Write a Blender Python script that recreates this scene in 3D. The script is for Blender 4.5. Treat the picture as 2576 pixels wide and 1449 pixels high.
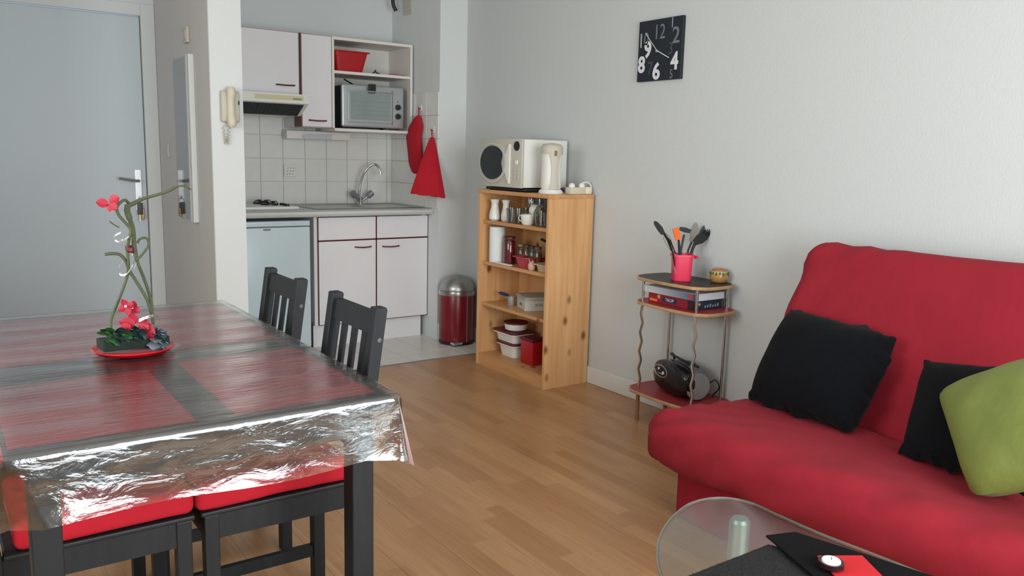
import bpy, bmesh, math, random
from mathutils import Vector, Matrix, noise
random.seed(7)
C = bpy.context.scene.collection
for o in list(bpy.data.objects): bpy.data.objects.remove(o)
PI = math.pi
R = math.radians
# ------------------------------------------------------------------ camera
FPX, CX, CY, H = 2069.7, 1288.0, 724.5, 1.28
yaw, pitch, roll = R(35.319), R(9.116), R(1.434)
fw = Vector((math.sin(yaw)*math.cos(pitch), math.cos(yaw)*math.cos(pitch), -math.sin(pitch)))
rt = Vector((math.cos(yaw), -math.sin(yaw), 0)); up = rt.cross(fw)
r2 = math.cos(roll)*rt + math.sin(roll)*up; u2 = -math.sin(roll)*rt + math.cos(roll)*up
cd = bpy.data.cameras.new('camera'); cam = bpy.data.objects.new('camera', cd); C.objects.link(cam)
M = Matrix((r2, u2, -fw)).transposed().to_4x4(); M.translation = (0, 0, H); cam.matrix_world = M
cd.sensor_width = 36; cd.lens = 36*FPX/2576; cd.clip_start = .05; cd.clip_end = 60
bpy.context.scene.camera = cam
def at(px, py, ax, v):      # the point of the plane (axis ax = v) seen at a pixel
    d = fw + (px-CX)/FPX*r2 - (py-CY)/FPX*u2; o = Vector((0, 0, H)); i = 'xyz'.index(ax)
    return o + d*((v-o[i])/d[i])
# ------------------------------------------------------------------ light
sc = bpy.context.scene
sc.view_settings.view_transform = 'Standard'; sc.view_settings.look = 'None'
sc.view_settings.gamma = 1; sc.view_settings.use_curve_mapping = False
sc.view_settings.exposure = 0.06
w = bpy.data.worlds.new('sky'); sc.world = w; w.use_nodes = True
w.node_tree.nodes['Background'].inputs[0].default_value = (.72, .84, 1, 1)
w.node_tree.nodes['Background'].inputs[1].default_value = .8
def area(name, loc, rot, sx, sy, e, col):
    l = bpy.data.lights.new(name, 'AREA'); l.shape = 'RECTANGLE'; l.size = sx; l.size_y = sy; l.energy = e; l.color = col
    o = bpy.data.objects.new(name, l); C.objects.link(o); o.location = loc; o.rotation_euler = rot; return o
area('window_daylight', (1.25, -1.16, 1.25), (R(90), 0, 0), 2.1, 1.75, 112, (.93, .985, 1))
area('added_side_fill', (-1.30, 1.9, 1.55), (0, R(-90), 0), 1.1, 1.5, 46, (1, .985, .95))  # added fill light from the left, brightens hall and kitchen
# ------------------------------------------------------------------ materials
def lin(c):
    return tuple(((v/255)/12.92 if v/255 <= .04045 else ((v/255+.055)/1.055)**2.4) for v in c) + (1,)
def mat(name, col, rough=.5, metal=0, spec=.5, var=0, vscale=8, bump=0, bscale=60, stretch=(1, 1, 1), coat=0, sheen=0):
    m = bpy.data.materials.new(name); m.use_nodes = True; nt = m.node_tree; b = nt.nodes['Principled BSDF']
    b.inputs['Base Color'].default_value = lin(col); b.inputs['Roughness'].default_value = rough
    b.inputs['Metallic'].default_value = metal; b.inputs['Specular IOR Level'].default_value = spec
    b.inputs['Coat Weight'].default_value = coat; b.inputs['Sheen Weight'].default_value = sheen
    tc = nt.nodes.new('ShaderNodeTexCoord'); mp = nt.nodes.new('ShaderNodeMapping'); mp.inputs['Scale'].default_value = stretch
    nt.links.new(tc.outputs['Object'], mp.inputs[0])
    if var:
        n = nt.nodes.new('ShaderNodeTexNoise'); n.inputs['Scale'].default_value = vscale; n.inputs['Detail'].default_value = 4
        nt.links.new(mp.outputs[0], n.inputs['Vector'])
        mx = nt.nodes.new('ShaderNodeMix'); mx.data_type = 'RGBA'; c = lin(col)
        mx.inputs[6].default_value = tuple(v*(1-var) for v in c[:3])+(1,); mx.inputs[7].default_value = tuple(min(1, v*(1+var)) for v in c[:3])+(1,)
        nt.links.new(n.outputs[0], mx.inputs[0]); nt.links.new(mx.outputs[2], b.inputs['Base Color'])
    if bump:
        n = nt.nodes.new('ShaderNodeTexNoise'); n.inputs['Scale'].default_value = bscale; n.inputs['Detail'].default_value = 3
        nt.links.new(mp.outputs[0], n.inputs['Vector'])
        bp = nt.nodes.new('ShaderNodeBump'); bp.inputs['Strength'].default_value = bump; bp.inputs['Distance'].default_value = .004
        nt.links.new(n.outputs[0], bp.inputs['Height']); nt.links.new(bp.outputs[0], b.inputs['Normal'])
    return m
def clear(name, tint=(235, 240, 240), rough=.08, fac=.12, gcol=(255, 255, 255), blend=.35, bump=0, bscale=10, stretch=(1, 1, 1), mask=None):
    """thin clear plastic or glass: see-through, with surface reflection"""
    m = bpy.data.materials.new(name); m.use_nodes = True; nt = m.node_tree; nt.nodes.clear()
    out = nt.nodes.new('ShaderNodeOutputMaterial'); mx = nt.nodes.new('ShaderNodeMixShader')
    t = nt.nodes.new('ShaderNodeBsdfTransparent'); t.inputs[0].default_value = lin(tint)
    g = nt.nodes.new('ShaderNodeBsdfGlossy'); g.inputs['Roughness'].default_value = rough; g.inputs[0].default_value = lin(gcol)
    lw = nt.nodes.new('ShaderNodeLayerWeight'); lw.inputs[0].default_value = .5
    pw_ = nt.nodes.new('ShaderNodeMath'); pw_.operation = 'POWER'; pw_.inputs[1].default_value = 4
    ma = nt.nodes.new('ShaderNodeMath'); ma.operation = 'MULTIPLY_ADD'; ma.use_clamp = True; ma.inputs[1].default_value = blend*2.6; ma.inputs[2].default_value = fac
    nt.links.new(lw.outputs['Facing'], pw_.inputs[0]); nt.links.new(pw_.outputs[0], ma.inputs[0]); nt.links.new(ma.outputs[0], mx.inputs[0])
    nt.links.new(t.outputs[0], mx.inputs[1]); nt.links.new(g.outputs[0], mx.inputs[2]); nt.links.new(mx.outputs[0], out.inputs[0])
    if bump:
        tc = nt.nodes.new('ShaderNodeTexCoord'); mp = nt.nodes.new('ShaderNodeMapping'); mp.inputs['Scale'].default_value = stretch
        n = nt.nodes.new('ShaderNodeTexNoise'); n.inputs['Scale'].default_value = bscale; n.inputs['Detail'].default_value = 5; n.inputs['Distortion'].default_value = .6
        bp = nt.nodes.new('ShaderNodeBump'); bp.inputs['Strength'].default_value = bump; bp.inputs['Distance'].default_value = .01
        nt.links.new(tc.outputs['Object'], mp.inputs[0]); nt.links.new(mp.outputs[0], n.inputs['Vector']); nt.links.new(n.outputs[0], bp.inputs['Height'])
        nt.links.new(bp.outputs[0], g.inputs['Normal']); nt.links.new(bp.outputs[0], lw.inputs['Normal'])
    return m
def wood_mat(name, c1, c2, knots=True, grain=(14, 14, .9), rough=.42):
    m = mat(name, c1, rough); nt = m.node_tree; b = nt.nodes['Principled BSDF']; N = nt.nodes.new; L = nt.links.new
    tc = N('ShaderNodeTexCoord'); mp = N('ShaderNodeMapping'); mp.inputs['Scale'].default_value = grain; L(tc.outputs['Object'], mp.inputs[0])
    n = N('ShaderNodeTexNoise'); n.inputs['Scale'].default_value = 2.2; n.inputs['Detail'].default_value = 6; n.inputs['Distortion'].default_value = .5; L(mp.outputs[0], n.inputs['Vector'])
    cr = N('ShaderNodeValToRGB'); cr.color_ramp.elements[0].position = .3; cr.color_ramp.elements[1].position = .72
    cr.color_ramp.elements[0].color = lin(c2); cr.color_ramp.elements[1].color = lin(c1); L(n.outputs[0], cr.inputs[0])
    src = cr.outputs[0]
    if knots:
        mp2 = N('ShaderNodeMapping'); mp2.inputs['Scale'].default_value = (7.5, 7.5, 4.6); L(tc.outputs['Object'], mp2.inputs[0])
        v = N('ShaderNodeTexVoronoi'); v.inputs['Scale'].default_value = 1.0; L(mp2.outputs[0], v.inputs['Vector'])
        k = N('ShaderNodeValToRGB'); k.color_ramp.elements[0].color = (1, 1, 1, 1); k.color_ramp.elements[1].color = (0, 0, 0, 1)
        k.color_ramp.elements[0].position = .06; k.color_ramp.elements[1].position = .17; L(v.outputs['Distance'], k.inputs[0])
        mx = N('ShaderNodeMix'); mx.data_type = 'RGBA'; L(k.outputs[0], mx.inputs[0]); L(src, mx.inputs[6]); mx.inputs[7].default_value = lin((124, 74, 38)); src = mx.outputs[2]
    L(src, b.inputs['Base Color']); return m
def laminate(name):
    m = mat(name, (160, 120, 88), .34); nt = m.node_tree; b = nt.nodes['Principled BSDF']; N = nt.nodes.new; L = nt.links.new
    g = N('ShaderNodeNewGeometry'); sp = N('ShaderNodeSeparateXYZ'); L(g.outputs['Position'], sp.inputs[0])
    def mth(op, a, bb):
        k = N('ShaderNodeMath'); k.operation = op
        for i, v in enumerate((a, bb)):
            if isinstance(v, (int, float)): k.inputs[i].default_value = v
            elif v is not None: L(v, k.inputs[i])
        return k.outputs[0]
    sx = mth('FLOOR', mth('DIVIDE', mth('ADD', sp.outputs[0], 20.0), .0633), 0)
    wn = N('ShaderNodeTexWhiteNoise'); wn.noise_dimensions = '1D'; L(sx, wn.inputs['W'])
    cy = mth('FLOOR', mth('DIVIDE', mth('ADD', sp.outputs[1], mth('MULTIPLY', wn.outputs[0], 3.0)), .44), 0)
    cb = N('ShaderNodeCombineXYZ'); L(sx, cb.inputs[0]); L(cy, cb.inputs[1])
    w2 = N('ShaderNodeTexWhiteNoise'); w2.noise_dimensions = '2D'; L(cb.outputs[0], w2.inputs['Vector'])
    cr = N('ShaderNodeValToRGB'); e = cr.color_ramp.elements; e[0].color = lin((170, 125, 84)); e[1].color = lin((190, 146, 104)); L(w2.outputs[0], cr.inputs[0])
    mp = N('ShaderNodeMapping'); mp.inputs['Scale'].default_value = (60, 3.0, 1); L(g.outputs['Position'], mp.inputs[0])
    n = N('ShaderNodeTexNoise'); n.inputs['Scale'].default_value = 1.4; n.inputs['Detail'].default_value = 6; L(mp.outputs[0], n.inputs['Vector'])
    gr = N('ShaderNodeValToRGB'); gr.color_ramp.elements[0].color = (.86, .84, .82, 1); gr.color_ramp.elements[1].color = (1.04, 1.04, 1.04, 1); gr.color_ramp.elements[0].position = .3; gr.color_ramp.elements[1].position = .7; L(n.outputs[0], gr.inputs[0])
    mx = N('ShaderNodeMix'); mx.data_type = 'RGBA'; mx.blend_type = 'MULTIPLY'; mx.inputs[0].default_value = 1; L(cr.outputs[0], mx.inputs[6]); L(gr.outputs[0], mx.inputs[7])
    L(mx.outputs[2], b.inputs['Base Color']); return m
def wallpaper(name, col):
    m = mat(name, col, .85, spec=.25); nt = m.node_tree; b = nt.nodes['Principled BSDF']; N = nt.nodes.new; L = nt.links.new
    tc = N('ShaderNodeTexCoord'); mp = N('ShaderNodeMapping'); mp.inputs['Rotation'].default_value = (.7, .7, .7); mp.inputs['Scale'].default_value = (60, 140, 60); L(tc.outputs['Object'], mp.inputs[0])
    n = N('ShaderNodeTexNoise'); n.inputs['Scale'].default_value = 1; n.inputs['Detail'].default_value = 3; L(mp.outputs[0], n.inputs['Vector'])
    bp = N('ShaderNodeBump'); bp.inputs['Strength'].default_value = .22; bp.inputs['Distance'].default_value = .003; L(n.outputs[0], bp.inputs['Height']); L(bp.outputs[0], b.inputs['Normal'])
    return m
WALL = wallpaper('white_wallpaper', (198, 203, 203)); PLASTER = mat('white_plaster', (216, 220, 220), .8, bump=.15, bscale=90)
HALL = mat('hall_paint', (204, 202, 200), .75, bump=.1); CEIL = mat('ceiling_paint', (225, 225, 222), .9, bump=.1)
DOORW = mat('door_paint', (196, 206, 212), .5, bump=.05); TRIMW = mat('trim_white', (214, 216, 214), .5, var=.03)
CAB = mat('cabinet_white', (228, 227, 229), .4, var=.02); CABEDGE = mat('cabinet_oxblood_edge', (98, 40, 42), .5, var=.1)
CABIN = mat('shelf_melamine', (224, 222, 216), .5, var=.02)
WTOP = mat('worktop_white', (206, 208, 206), .4, var=.04, vscale=60)
FRIDGE = mat('fridge_enamel', (204, 220, 226), .3, var=.02)
TILEW = mat('wall_tile_glaze', (222, 222, 218), .22, var=.06, vscale=14); TILEF = mat('floor_tile_glaze', (216, 212, 206), .3, var=.05, vscale=10)
GROUT = mat('grout', (176, 174, 170), .9, var=.1); GROUTF = mat('floor_grout', (92, 88, 84), .9, var=.1)
LAM = laminate('beech_laminate')
PINE = wood_mat('pine', (224, 178, 126), (204, 150, 98)); PINEH = wood_mat('pine_shelf', (212, 162, 110), (190, 136, 86), grain=(14, .9, 14))
BLK = wood_mat('black_brown_stain', (28, 33, 37), (20, 24, 28), knots=False, grain=(20, 20, 3), rough=.5); BLK.node_tree.nodes['Principled BSDF'].inputs['Specular IOR Level'].default_value = .35
BLKP = mat('black_plastic', (24, 26, 28), .4, var=.1); DGREY = mat('dark_grey_plastic', (52, 56, 60), .4, var=.08)
CHROME = mat('chrome', (205, 208, 208), .14, 1, var=.03); STEEL = mat('brushed_steel', (170, 172, 170), .35, 1, var=.06)
SILV = mat('silver_plastic', (176, 182, 184), .35, .5, var=.05); ALU = mat('satin_aluminium', (188, 204, 204), .38, .7, var=.03)
REDC = mat('red_cushion_fabric', (180, 14, 36), .9, var=.08, vscale=30, bump=.3, bscale=300)
REDM = mat('red_placemat_weave', (138, 24, 40), .8, var=.08, vscale=60, bump=.3, bscale=300)
SOFA = mat('red_cotton_cover', (140, 14, 34), .92, var=.1, vscale=5, bump=.9, bscale=14)
BLKF = mat('black_cushion_fabric', (9, 11, 15), .95, spec=.12, var=.25, vscale=60, bump=.6, bscale=160, sheen=.03)
GREENF = mat('olive_green_satin', (112, 124, 56), .62, var=.18, vscale=10, bump=.4, bscale=40, sheen=0.03)
REDP = mat('red_plastic', (176, 18, 30), .35, var=.04); REDG = mat('dark_red_enamel', (118, 8, 26), .28, var=.05)
PINKP = mat('pink_red_plastic', (226, 54, 88), .4, var=.03); ORANGE = mat('orange_plastic', (232, 110, 40), .45, var=.05)
CREAM = mat('cream_plastic', (206, 200, 180), .45, var=.03); WHITEP = mat('white_plastic', (226, 226, 220), .35, var=.02)
IVORY = mat('ivory_plastic', (192, 187, 172), .5, var=.03)
GLASS = clear('clear_glass', (236, 240, 240), .03, .05); GREYG = clear('grey_glass', (234, 240, 236), .22, .07, blend=.34)
REDGL = clear('red_glass', (190, 40, 50), .05, .06)
PLAST = clear('clear_table_vinyl', (244, 246, 245), .16, .13, blend=.42, bump=.32, bscale=7, stretch=(1.2, 10, 1))
PLASTS = clear('clear_vinyl_drape', (228, 234, 234), .11, .13, blend=.3, bump=.3, bscale=9, stretch=(1.2, 1.2, 3.0))
CHINA = mat('white_china', (226, 226, 218), .25, var=.03); PAPER = mat('white_paper', (228, 232, 232), .9, bump=.3, bscale=120)
DARKG = mat('dark_window', (30, 40, 44), .2, var=.1); MAROON = mat('maroon_plastic', (96, 22, 34), .45, var=.06)
MESHF = mat('hood_filter', (44, 54, 56), .6, .2, var=.4, vscale=120, bump=.6, bscale=200)
LAMR = mat('red_shelf_laminate', (150, 50, 52), .45, var=.06); BLKL = mat('black_shelf_laminate', (34, 30, 28), .45, var=.3, vscale=90)
BIRCH = wood_mat('light_wood_edge', (190, 156, 116), (164, 128, 92), knots=False, grain=(5, 5, 5))
GREEN1 = mat('leaf_green', (34, 82, 34), .5, var=.3, vscale=40); GREEN2 = mat('blue_green_leaf', (16, 52, 48), .55, var=.3, vscale=40)
MOSS = mat('dark_green_foam', (24, 40, 34), .9, var=.3, vscale=50, bump=.8); VINE = mat('olive_vine', (74, 82, 54), .7, var=.25, vscale=40, bump=.4)
PETAL = mat('crimson_petal', (156, 12, 42), .6, var=.2, vscale=50); GREYT = mat('grey_tint', (120, 122, 122), .6, var=.05)
# ------------------------------------------------------------------ mesh helpers
WM = {}
def merge(bm, b2):
    me = bpy.data.meshes.new('t'); b2.to_mesh(me); b2.free(); bm.from_mesh(me); bpy.data.meshes.remove(me)
def box(bm, x0, y0, z0, x1, y1, z1, bev=0):
    b = bmesh.new(); bmesh.ops.create_cube(b, size=1)
    for v in b.verts: v.co = Vector(((x0+x1)/2+v.co.x*(x1-x0), (y0+y1)/2+v.co.y*(y1-y0), (z0+z1)/2+v.co.z*(z1-z0)))
    if bev: bmesh.ops.bevel(b, geom=b.edges[:], offset=bev, segments=2, affect='EDGES', profile=.5)
    merge(bm, b); return bm
def B(*a, **k): return box(bmesh.new(), *a, **k)
def tube(bm, pts, r, n=8, cap=True):
    pts = [Vector(p) for p in pts]; rs = r if isinstance(r, (list, tuple)) else [r]*len(pts); rings = []
    t0 = (pts[1]-pts[0]).normalized(); a = t0.orthogonal().normalized()
    for i, p in enumerate(pts):
        t = (pts[min(i+1, len(pts)-1)]-pts[max(i-1, 0)]).normalized()
        a = (a - t*a.dot(t)).normalized(); b = t.cross(a)
        rings.append([bm.verts.new(p+rs[i]*(math.cos(2*PI*k/n)*a+math.sin(2*PI*k/n)*b)) for k in range(n)])
    for i in range(len(rings)-1):
        for k in range(n): bm.faces.new((rings[i][k], rings[i][(k+1) % n], rings[i+1][(k+1) % n], rings[i+1][k]))
    if cap: bm.faces.new(rings[0][::-1]); bm.faces.new(rings[-1])
    return bm
def T(pts, r, n=8): return tube(bmesh.new(), pts, r, n)
def smoothpts(pts, k=4):
    pts = [Vector(p) for p in pts]; out = []
    for i in range(len(pts)-1):
        p0 = pts[max(i-1, 0)]; p1 = pts[i]; p2 = pts[i+1]; p3 = pts[min(i+2, len(pts)-1)]
        for j in range(k):
            t = j/k; out.append(.5*((2*p1)+(-p0+p2)*t+(2*p0-5*p1+4*p2-p3)*t*t+(-p0+3*p1-3*p2+p3)*t**3))
    return out+[pts[-1]]
def lathe(bm, c, prof, n=24, sx=1, sy=1, axis='z'):
    """prof: (radius, height) pairs; closed at both ends"""
    c = Vector(c); rings = []
    for r, h in prof:
        ring = []
        for k in range(n):
            a = 2*PI*k/n; q = (r*math.cos(a)*sx, r*math.sin(a)*sy, h)
            if axis == 'x': q = (q[2], q[0], q[1])
            if axis == 'y': q = (q[0], q[2], q[1])
            ring.append(bm.verts.new(c+Vector(q)))
        rings.append(ring)
    for i in range(len(rings)-1):
        for k in range(n): bm.faces.new((rings[i][k], rings[i][(k+1) % n], rings[i+1][(k+1) % n], rings[i+1][k]))
    bm.faces.new(rings[0][::-1]); bm.faces.new(rings[-1]); bmesh.ops.recalc_face_normals(bm, faces=bm.faces[:]); return bm
def LT(c, prof, n=24, **k): return lathe(bmesh.new(), c, prof, n, **k)
def prism(bm, pts, z0, z1, bev=0):
    b = bmesh.new(); lo = [b.verts.new((p[0], p[1], z0)) for p in pts]; hi = [b.verts.new((p[0], p[1], z1)) for p in pts]; n = len(pts)
    b.faces.new(lo[::-1]); b.faces.new(hi)
    for k in range(n): b.faces.new((lo[k], lo[(k+1) % n], hi[(k+1) % n], hi[k]))
    bmesh.ops.recalc_face_normals(b, faces=b.faces[:])
    if bev: bmesh.ops.bevel(b, geom=[e for e in b.edges if abs(e.verts[0].co.z-e.verts[1].co.z) < 1e-6], offset=bev, segments=2, affect='EDGES', profile=.5)
    merge(bm, b); return bm
def rbox(lo, hi, r, step=.05, amp=0, ns=6, fold=None):
    """box with large round edges on a fine grid, for upholstery and moulded shells"""
    def axis(a, b):
        r_ = min(r, (b-a)/2-1e-4); s = [a+r_*(1-math.cos(t)) for t in (0, .5, .95, 1.3)]; n = max(1, int((b-a-2*r_)/step))
        s += [a+r_+(b-a-2*r_)*k/n for k in range(n+1)]; s += [b-r_*(1-math.cos(t)) for t in (1.3, .95, .5, 0)]
        return s
    ax = [axis(lo[i], hi[i]) for i in range(3)]; bm = bmesh.new(); V = {}
    def vert(i, j, k):
        key = (i, j, k)
        if key not in V:
            p = Vector((ax[0][i], ax[1][j], ax[2][k]))
            q = Vector([min(max(p[m], lo[m]+min(r, (hi[m]-lo[m])/2-1e-4)), hi[m]-min(r, (hi[m]-lo[m])/2-1e-4)) for m in range(3)])
            d = p-q; V[key] = bm.verts.new(q+d.normalized()*r if d.length > 1e-9 else p)
        return V[key]
    n = [len(a)-1 for a in ax]
    for a in range(3):
        b, c = (a+1) % 3, (a+2) % 3
        for side in (0, n[a]):
            for i in range(n[b]):
                for j in range(n[c]):
                    q = []
                    for (u, v) in ((i, j), (i+1, j), (i+1, j+1), (i, j+1)):
                        t = [0, 0, 0]; t[a] = side; t[b] = u; t[c] = v; q.append(vert(*t))
                    if side == 0: q = q[::-1]
                    bm.faces.new(q)
    bm.normal_update()
    if amp or fold:
        mv = []
        for v in bm.verts:
            d = noise.fractal(v.co*ns, 1, 2, 3)*amp
            if fold: d += fold(v.co)
            mv.append(v.normal*d)
        for v, d in zip(bm.verts, mv): v.co += d
    return bm
def grid(f, nu, nv, bm=None):
    bm = bm or bmesh.new(); g = [[bm.verts.new(f(i/nu, j/nv)) for j in range(nv+1)] for i in range(nu+1)]
    for i in range(nu):
        for j in range(nv): bm.faces.new((g[i][j], g[i+1][j], g[i+1][j+1], g[i][j+1]))
    return bm
def poly_round(pts, r, n=5):
    out = []; m = len(pts)
    for i in range(m):
        p = Vector(pts[i]).to_2d(); a = Vector(pts[i-1]).to_2d(); b = Vector(pts[(i+1) % m]).to_2d()
        da = (a-p).normalized()*r; db = (b-p).normalized()*r
        for k in range(n+1):
            t = k/n; out.append(((1-t)**2*(p+da)+2*t*(1-t)*p+t*t*(p+db)))
    return out
def tag(o, label=None, cat=None, group=None, kind=None):
    if label: o['label'] = label
    if cat: o['category'] = cat
    if group: o['group'] = group
    if kind: o['kind'] = kind
    return o
def obj(name, bm, m, parent=None, smooth=False, auto=True, label=None):
    me = bpy.data.meshes.new(name); o = bpy.data.objects.new(name, me); C.objects.link(o)
    if parent is None:
        xs = [v.co for v in bm.verts]; c = Vector(((min(p.x for p in xs)+max(p.x for p in xs))/2, (min(p.y for p in xs)+max(p.y for p in xs))/2, min(p.z for p in xs)))
        bmesh.ops.translate(bm, vec=-c, verts=bm.verts[:]); o.location = c; WM[o] = Matrix.Translation(c)
    else:
        bmesh.ops.transform(bm, matrix=WM[parent].inverted(), verts=bm.verts[:]); o.parent = parent; WM[o] = WM[parent]
    bm.to_mesh(me); bm.free(); me.materials.append(m)
    if smooth:
        me.polygons.foreach_set('use_smooth', [True]*len(me.polygons))
        if auto: me.set_sharp_from_angle(angle=R(42))
    if label: o['label'] = label
    return o
def thing(name, label, cat, loc=(0, 0, 0), rz=0, group=None):
    o = bpy.data.objects.new(name, None); o.empty_display_size = .05; C.objects.link(o); o.location = loc; o.rotation_euler = (0, 0, rz)
    WM[o] = Matrix.Translation(loc) @ Matrix.Rotation(rz, 4, 'Z'); return tag(o, label, cat, group)
def one(name, bm, m, label, cat, group=None, smooth=False): return tag(obj(name, bm, m, None, smooth), label, cat, group)
def struct(name, bm, m, parent=None, **k):
    o = obj(name, bm, m, parent, **k)
    if parent is None: o['kind'] = 'structure'
    return o
def dup(root, loc, rz=None, label=None, group=None):
    r = root.copy(); C.objects.link(r); r.location = loc
    if rz is not None: r.rotation_euler = (0, 0, rz)
    tag(r, label, None, group)
    WM[r] = Matrix.Translation(loc) @ Matrix.Rotation(r.rotation_euler.z, 4, 'Z')
    for ch in list(root.children):
        c = ch.copy(); C.objects.link(c); c.parent = r; WM[c] = WM[r]
        for g in list(ch.children):
            d = g.copy(); C.objects.link(d); d.parent = c
    return r
def text(name, s, m, parent, mtx, size, bold=0.0, sx=1.0, extrude=.0006, label=None):
    cu = bpy.data.curves.new(name, 'FONT'); cu.body = s; cu.size = size; cu.align_x = 'CENTER'; cu.align_y = 'CENTER'; cu.extrude = extrude; cu.offset = bold; cu.resolution_u = 3
    t = bpy.data.objects.new(name, cu); C.objects.link(t); bpy.context.view_layer.update()
    me = bpy.data.meshes.new_from_object(t.evaluated_get(bpy.context.evaluated_depsgraph_get()))
    bpy.data.objects.remove(t); bpy.data.curves.remove(cu)
    bm = bmesh.new(); bm.from_mesh(me); bpy.data.meshes.remove(me)
    for v in bm.verts: v.co.x *= sx
    bmesh.ops.transform(bm, matrix=mtx, verts=bm.verts[:]); return obj(name, bm, m, parent, label=label)
def facing(nx, ny, p):          # text frame standing on a vertical wall whose outward normal is (nx, ny)
    z = Vector((nx, ny, 0)); y = Vector((0, 0, 1)); x = y.cross(z); m = Matrix((x, y, z)).transposed().to_4x4(); m.translation = Vector(p); return m
# ------------------------------------------------------------------ setting
XR, YB, YF, XL, ZC = 3.04, 5.58, -1.3, -1.35, 2.5
YT = 4.40        # where laminate meets the kitchen tiles
fl = struct('floor', B(XL, YF, -.12, XR, YB, -.012), GROUTF)
def piece(name, me, m, parent, loc):
    o = bpy.data.objects.new(name, me); C.objects.link(o); o.parent = parent; o.location = Vector(loc)-WM[parent].translation; return o
meshes = {}
def block_mesh(key, sx, sy, sz, m, bev):
    if key not in meshes:
        bm = B(0, 0, 0, sx, sy, sz); bmesh.ops.bevel(bm, geom=[e for e in bm.edges if all(v.co.z > sz*.5 for v in e.verts)], offset=bev, segments=1, affect='EDGES')
        me = bpy.data.meshes.new(key); bm.to_mesh(me); bm.free(); me.materials.append(m); meshes[key] = me
    return meshes[key]
W = .19; i = 0; x = XL
while x < XR-.02:
    wd = min(W, XR-x); y = YF - random.random()*1.0; y_end = YB if x < 1.2 else YT
    while y < y_end-.02:
        a = max(y, YF); b = min(y+1.28, y_end)
        if b-a > .05:
            piece('plank', block_mesh('plank_%d_%d' % (round(wd*1000), round((b-a)*1000)), wd-.0006, b-a-.0006, .012, LAM, .0006), LAM, fl, (x, a, -.012))
        y += 1.28
    x += W
for i in range(9):
    for j in range(6):
        x0 = 1.4+.2*i; y0 = YT+.018+.2*j
        x1 = min(x0+.2, XR); y1 = min(y0+.2, YB)
        if x1-x0 > .03 and y1-y0 > .03: piece('tile', block_mesh('ftile_%d_%d' % (round((x1-x0)*1000), round((y1-y0)*1000)), x1-x0-.0045, y1-y0-.0045, .0115, TILEF, .001), TILEF, fl, (x0, y0, -.012))
struct('trim_1', B(1.37, YT-.004, -.012, XR, YT+.016, .002, bev=.001), GREYT)
struct('ceiling', B(XL, YF, ZC, XR+.15, YB+.15, ZC+.1), CEIL)
struct('wall_right', B(XR, YF, -.1, XR+.15, YB+.15, ZC), WALL)
bm = B(XL-.15, YF, -.1, XL, 1.1, ZC); box(bm, XL-.15, 2.7, -.1, XL, YB+.15, ZC); box(bm, XL-.15, 1.1, -.1, XL, 2.7, .95); box(bm, XL-.15, 1.1, 2.15, XL, 2.7, ZC)
struct('wall_left', bm, PLASTER)
bm = B(XL-.1, 1.1, .95, XL-.03, 1.16, 2.15, bev=.004); box(bm, XL-.1, 2.64, .95, XL-.03, 2.7, 2.15, bev=.004); box(bm, XL-.1, 1.16, .95, XL-.03, 2.64, 1.01, bev=.004); box(bm, XL-.1, 1.16, 2.09, XL-.03, 2.64, 2.15, bev=.004)
w2_ = struct('added_window', bm, TRIMW); obj('pane', B(XL-.07, 1.16, 1.01, XL-.06, 2.64, 2.09), GLASS, w2_)  # unseen window, added to go with the fill light on this side
bm = B(-1.5, YF-.15, -.1, .2, YF, ZC); box(bm, 2.5, YF-.15, -.1, XR+.15, YF, ZC); box(bm, .2, YF-.15, 2.2, 2.5, YF, ZC); box(bm, .2, YF-.15, -.1, 2.5, YF, .1)
struct('wall_front', bm, PLASTER)
bm = B(.2, YF-.1, .1, .27, YF-.03, 2.2, bev=.004)
for a in ((2.43, .1, 2.5, 2.2), (1.32, .1, 1.38, 2.2)): box(bm, a[0], YF-.1, a[1], a[2], YF-.03, a[3], bev=.004)
box(bm, .27, YF-.1, .1, 2.43, YF-.03, .17, bev=.004); box(bm, .27, YF-.1, 2.13, 2.43, YF-.03, 2.2, bev=.004)
wn = struct('window_1', bm, TRIMW)
for a, b in ((.27, 1.32), (1.38, 2.43)): obj('pane', B(a, YF-.07, .17, b, YF-.06, 2.13), GLASS, wn)
# door wall at the end of the hall, with the flat's door
bm = B(XL, YB, -.1, .20, YB+.15, ZC); box(bm, 1.135, YB, -.1, 1.3, YB+.15, ZC); box(bm, .20, YB, 2.075, 1.135, YB+.15, ZC)
struct('wall_hall', bm, PLASTER)
struct('wall_closet', B(XL, 4.42, -.1, .17, YB, ZC), PLASTER)
dr = struct('door_1', B(.215, YB+.004, .0, 1.12, YB+.05, 2.06, bev=.004), DOORW)
bm = B(1.124, YB-.02, 0, 1.2035, YB-.0005, 2.135, bev=.003); box(bm, 1.124, YB-.002, 0, 1.134, YB+.1, 2.066); box(bm, .19, YB-.02, 0, .211, YB-.0005, 2.135, bev=.003); box(bm, .2101, YB-.0199, 2.065, 1.1239, YB-.0005, 2.1349, bev=.003)
obj('door_frame', bm, PLASTER, dr)
hp = obj('door_plate', B(1.052, YB-.008, .885, 1.09, YB+.0038, 1.14, bev=.003), mat('door_plate_metal', (232, 238, 240), .3, .3, var=.02), dr, label='pale metal door plate')
obj('door_lever', tube(T([(1.071, YB+.01, 1.07), (1.071, YB-.045, 1.07)], .009), smoothpts([(1.071, YB-.045, 1.07), (1.05, YB-.05, 1.07), (1.0, YB-.052, 1.078), (.955, YB-.05, 1.085)]), .0085), STEEL, hp, smooth=True)
k = one('key', B(1.068, YB-.035, .955, 1.074, YB+.004, .975, bev=.001), STEEL, 'small steel key in the lock of the hall door', 'key')
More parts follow.
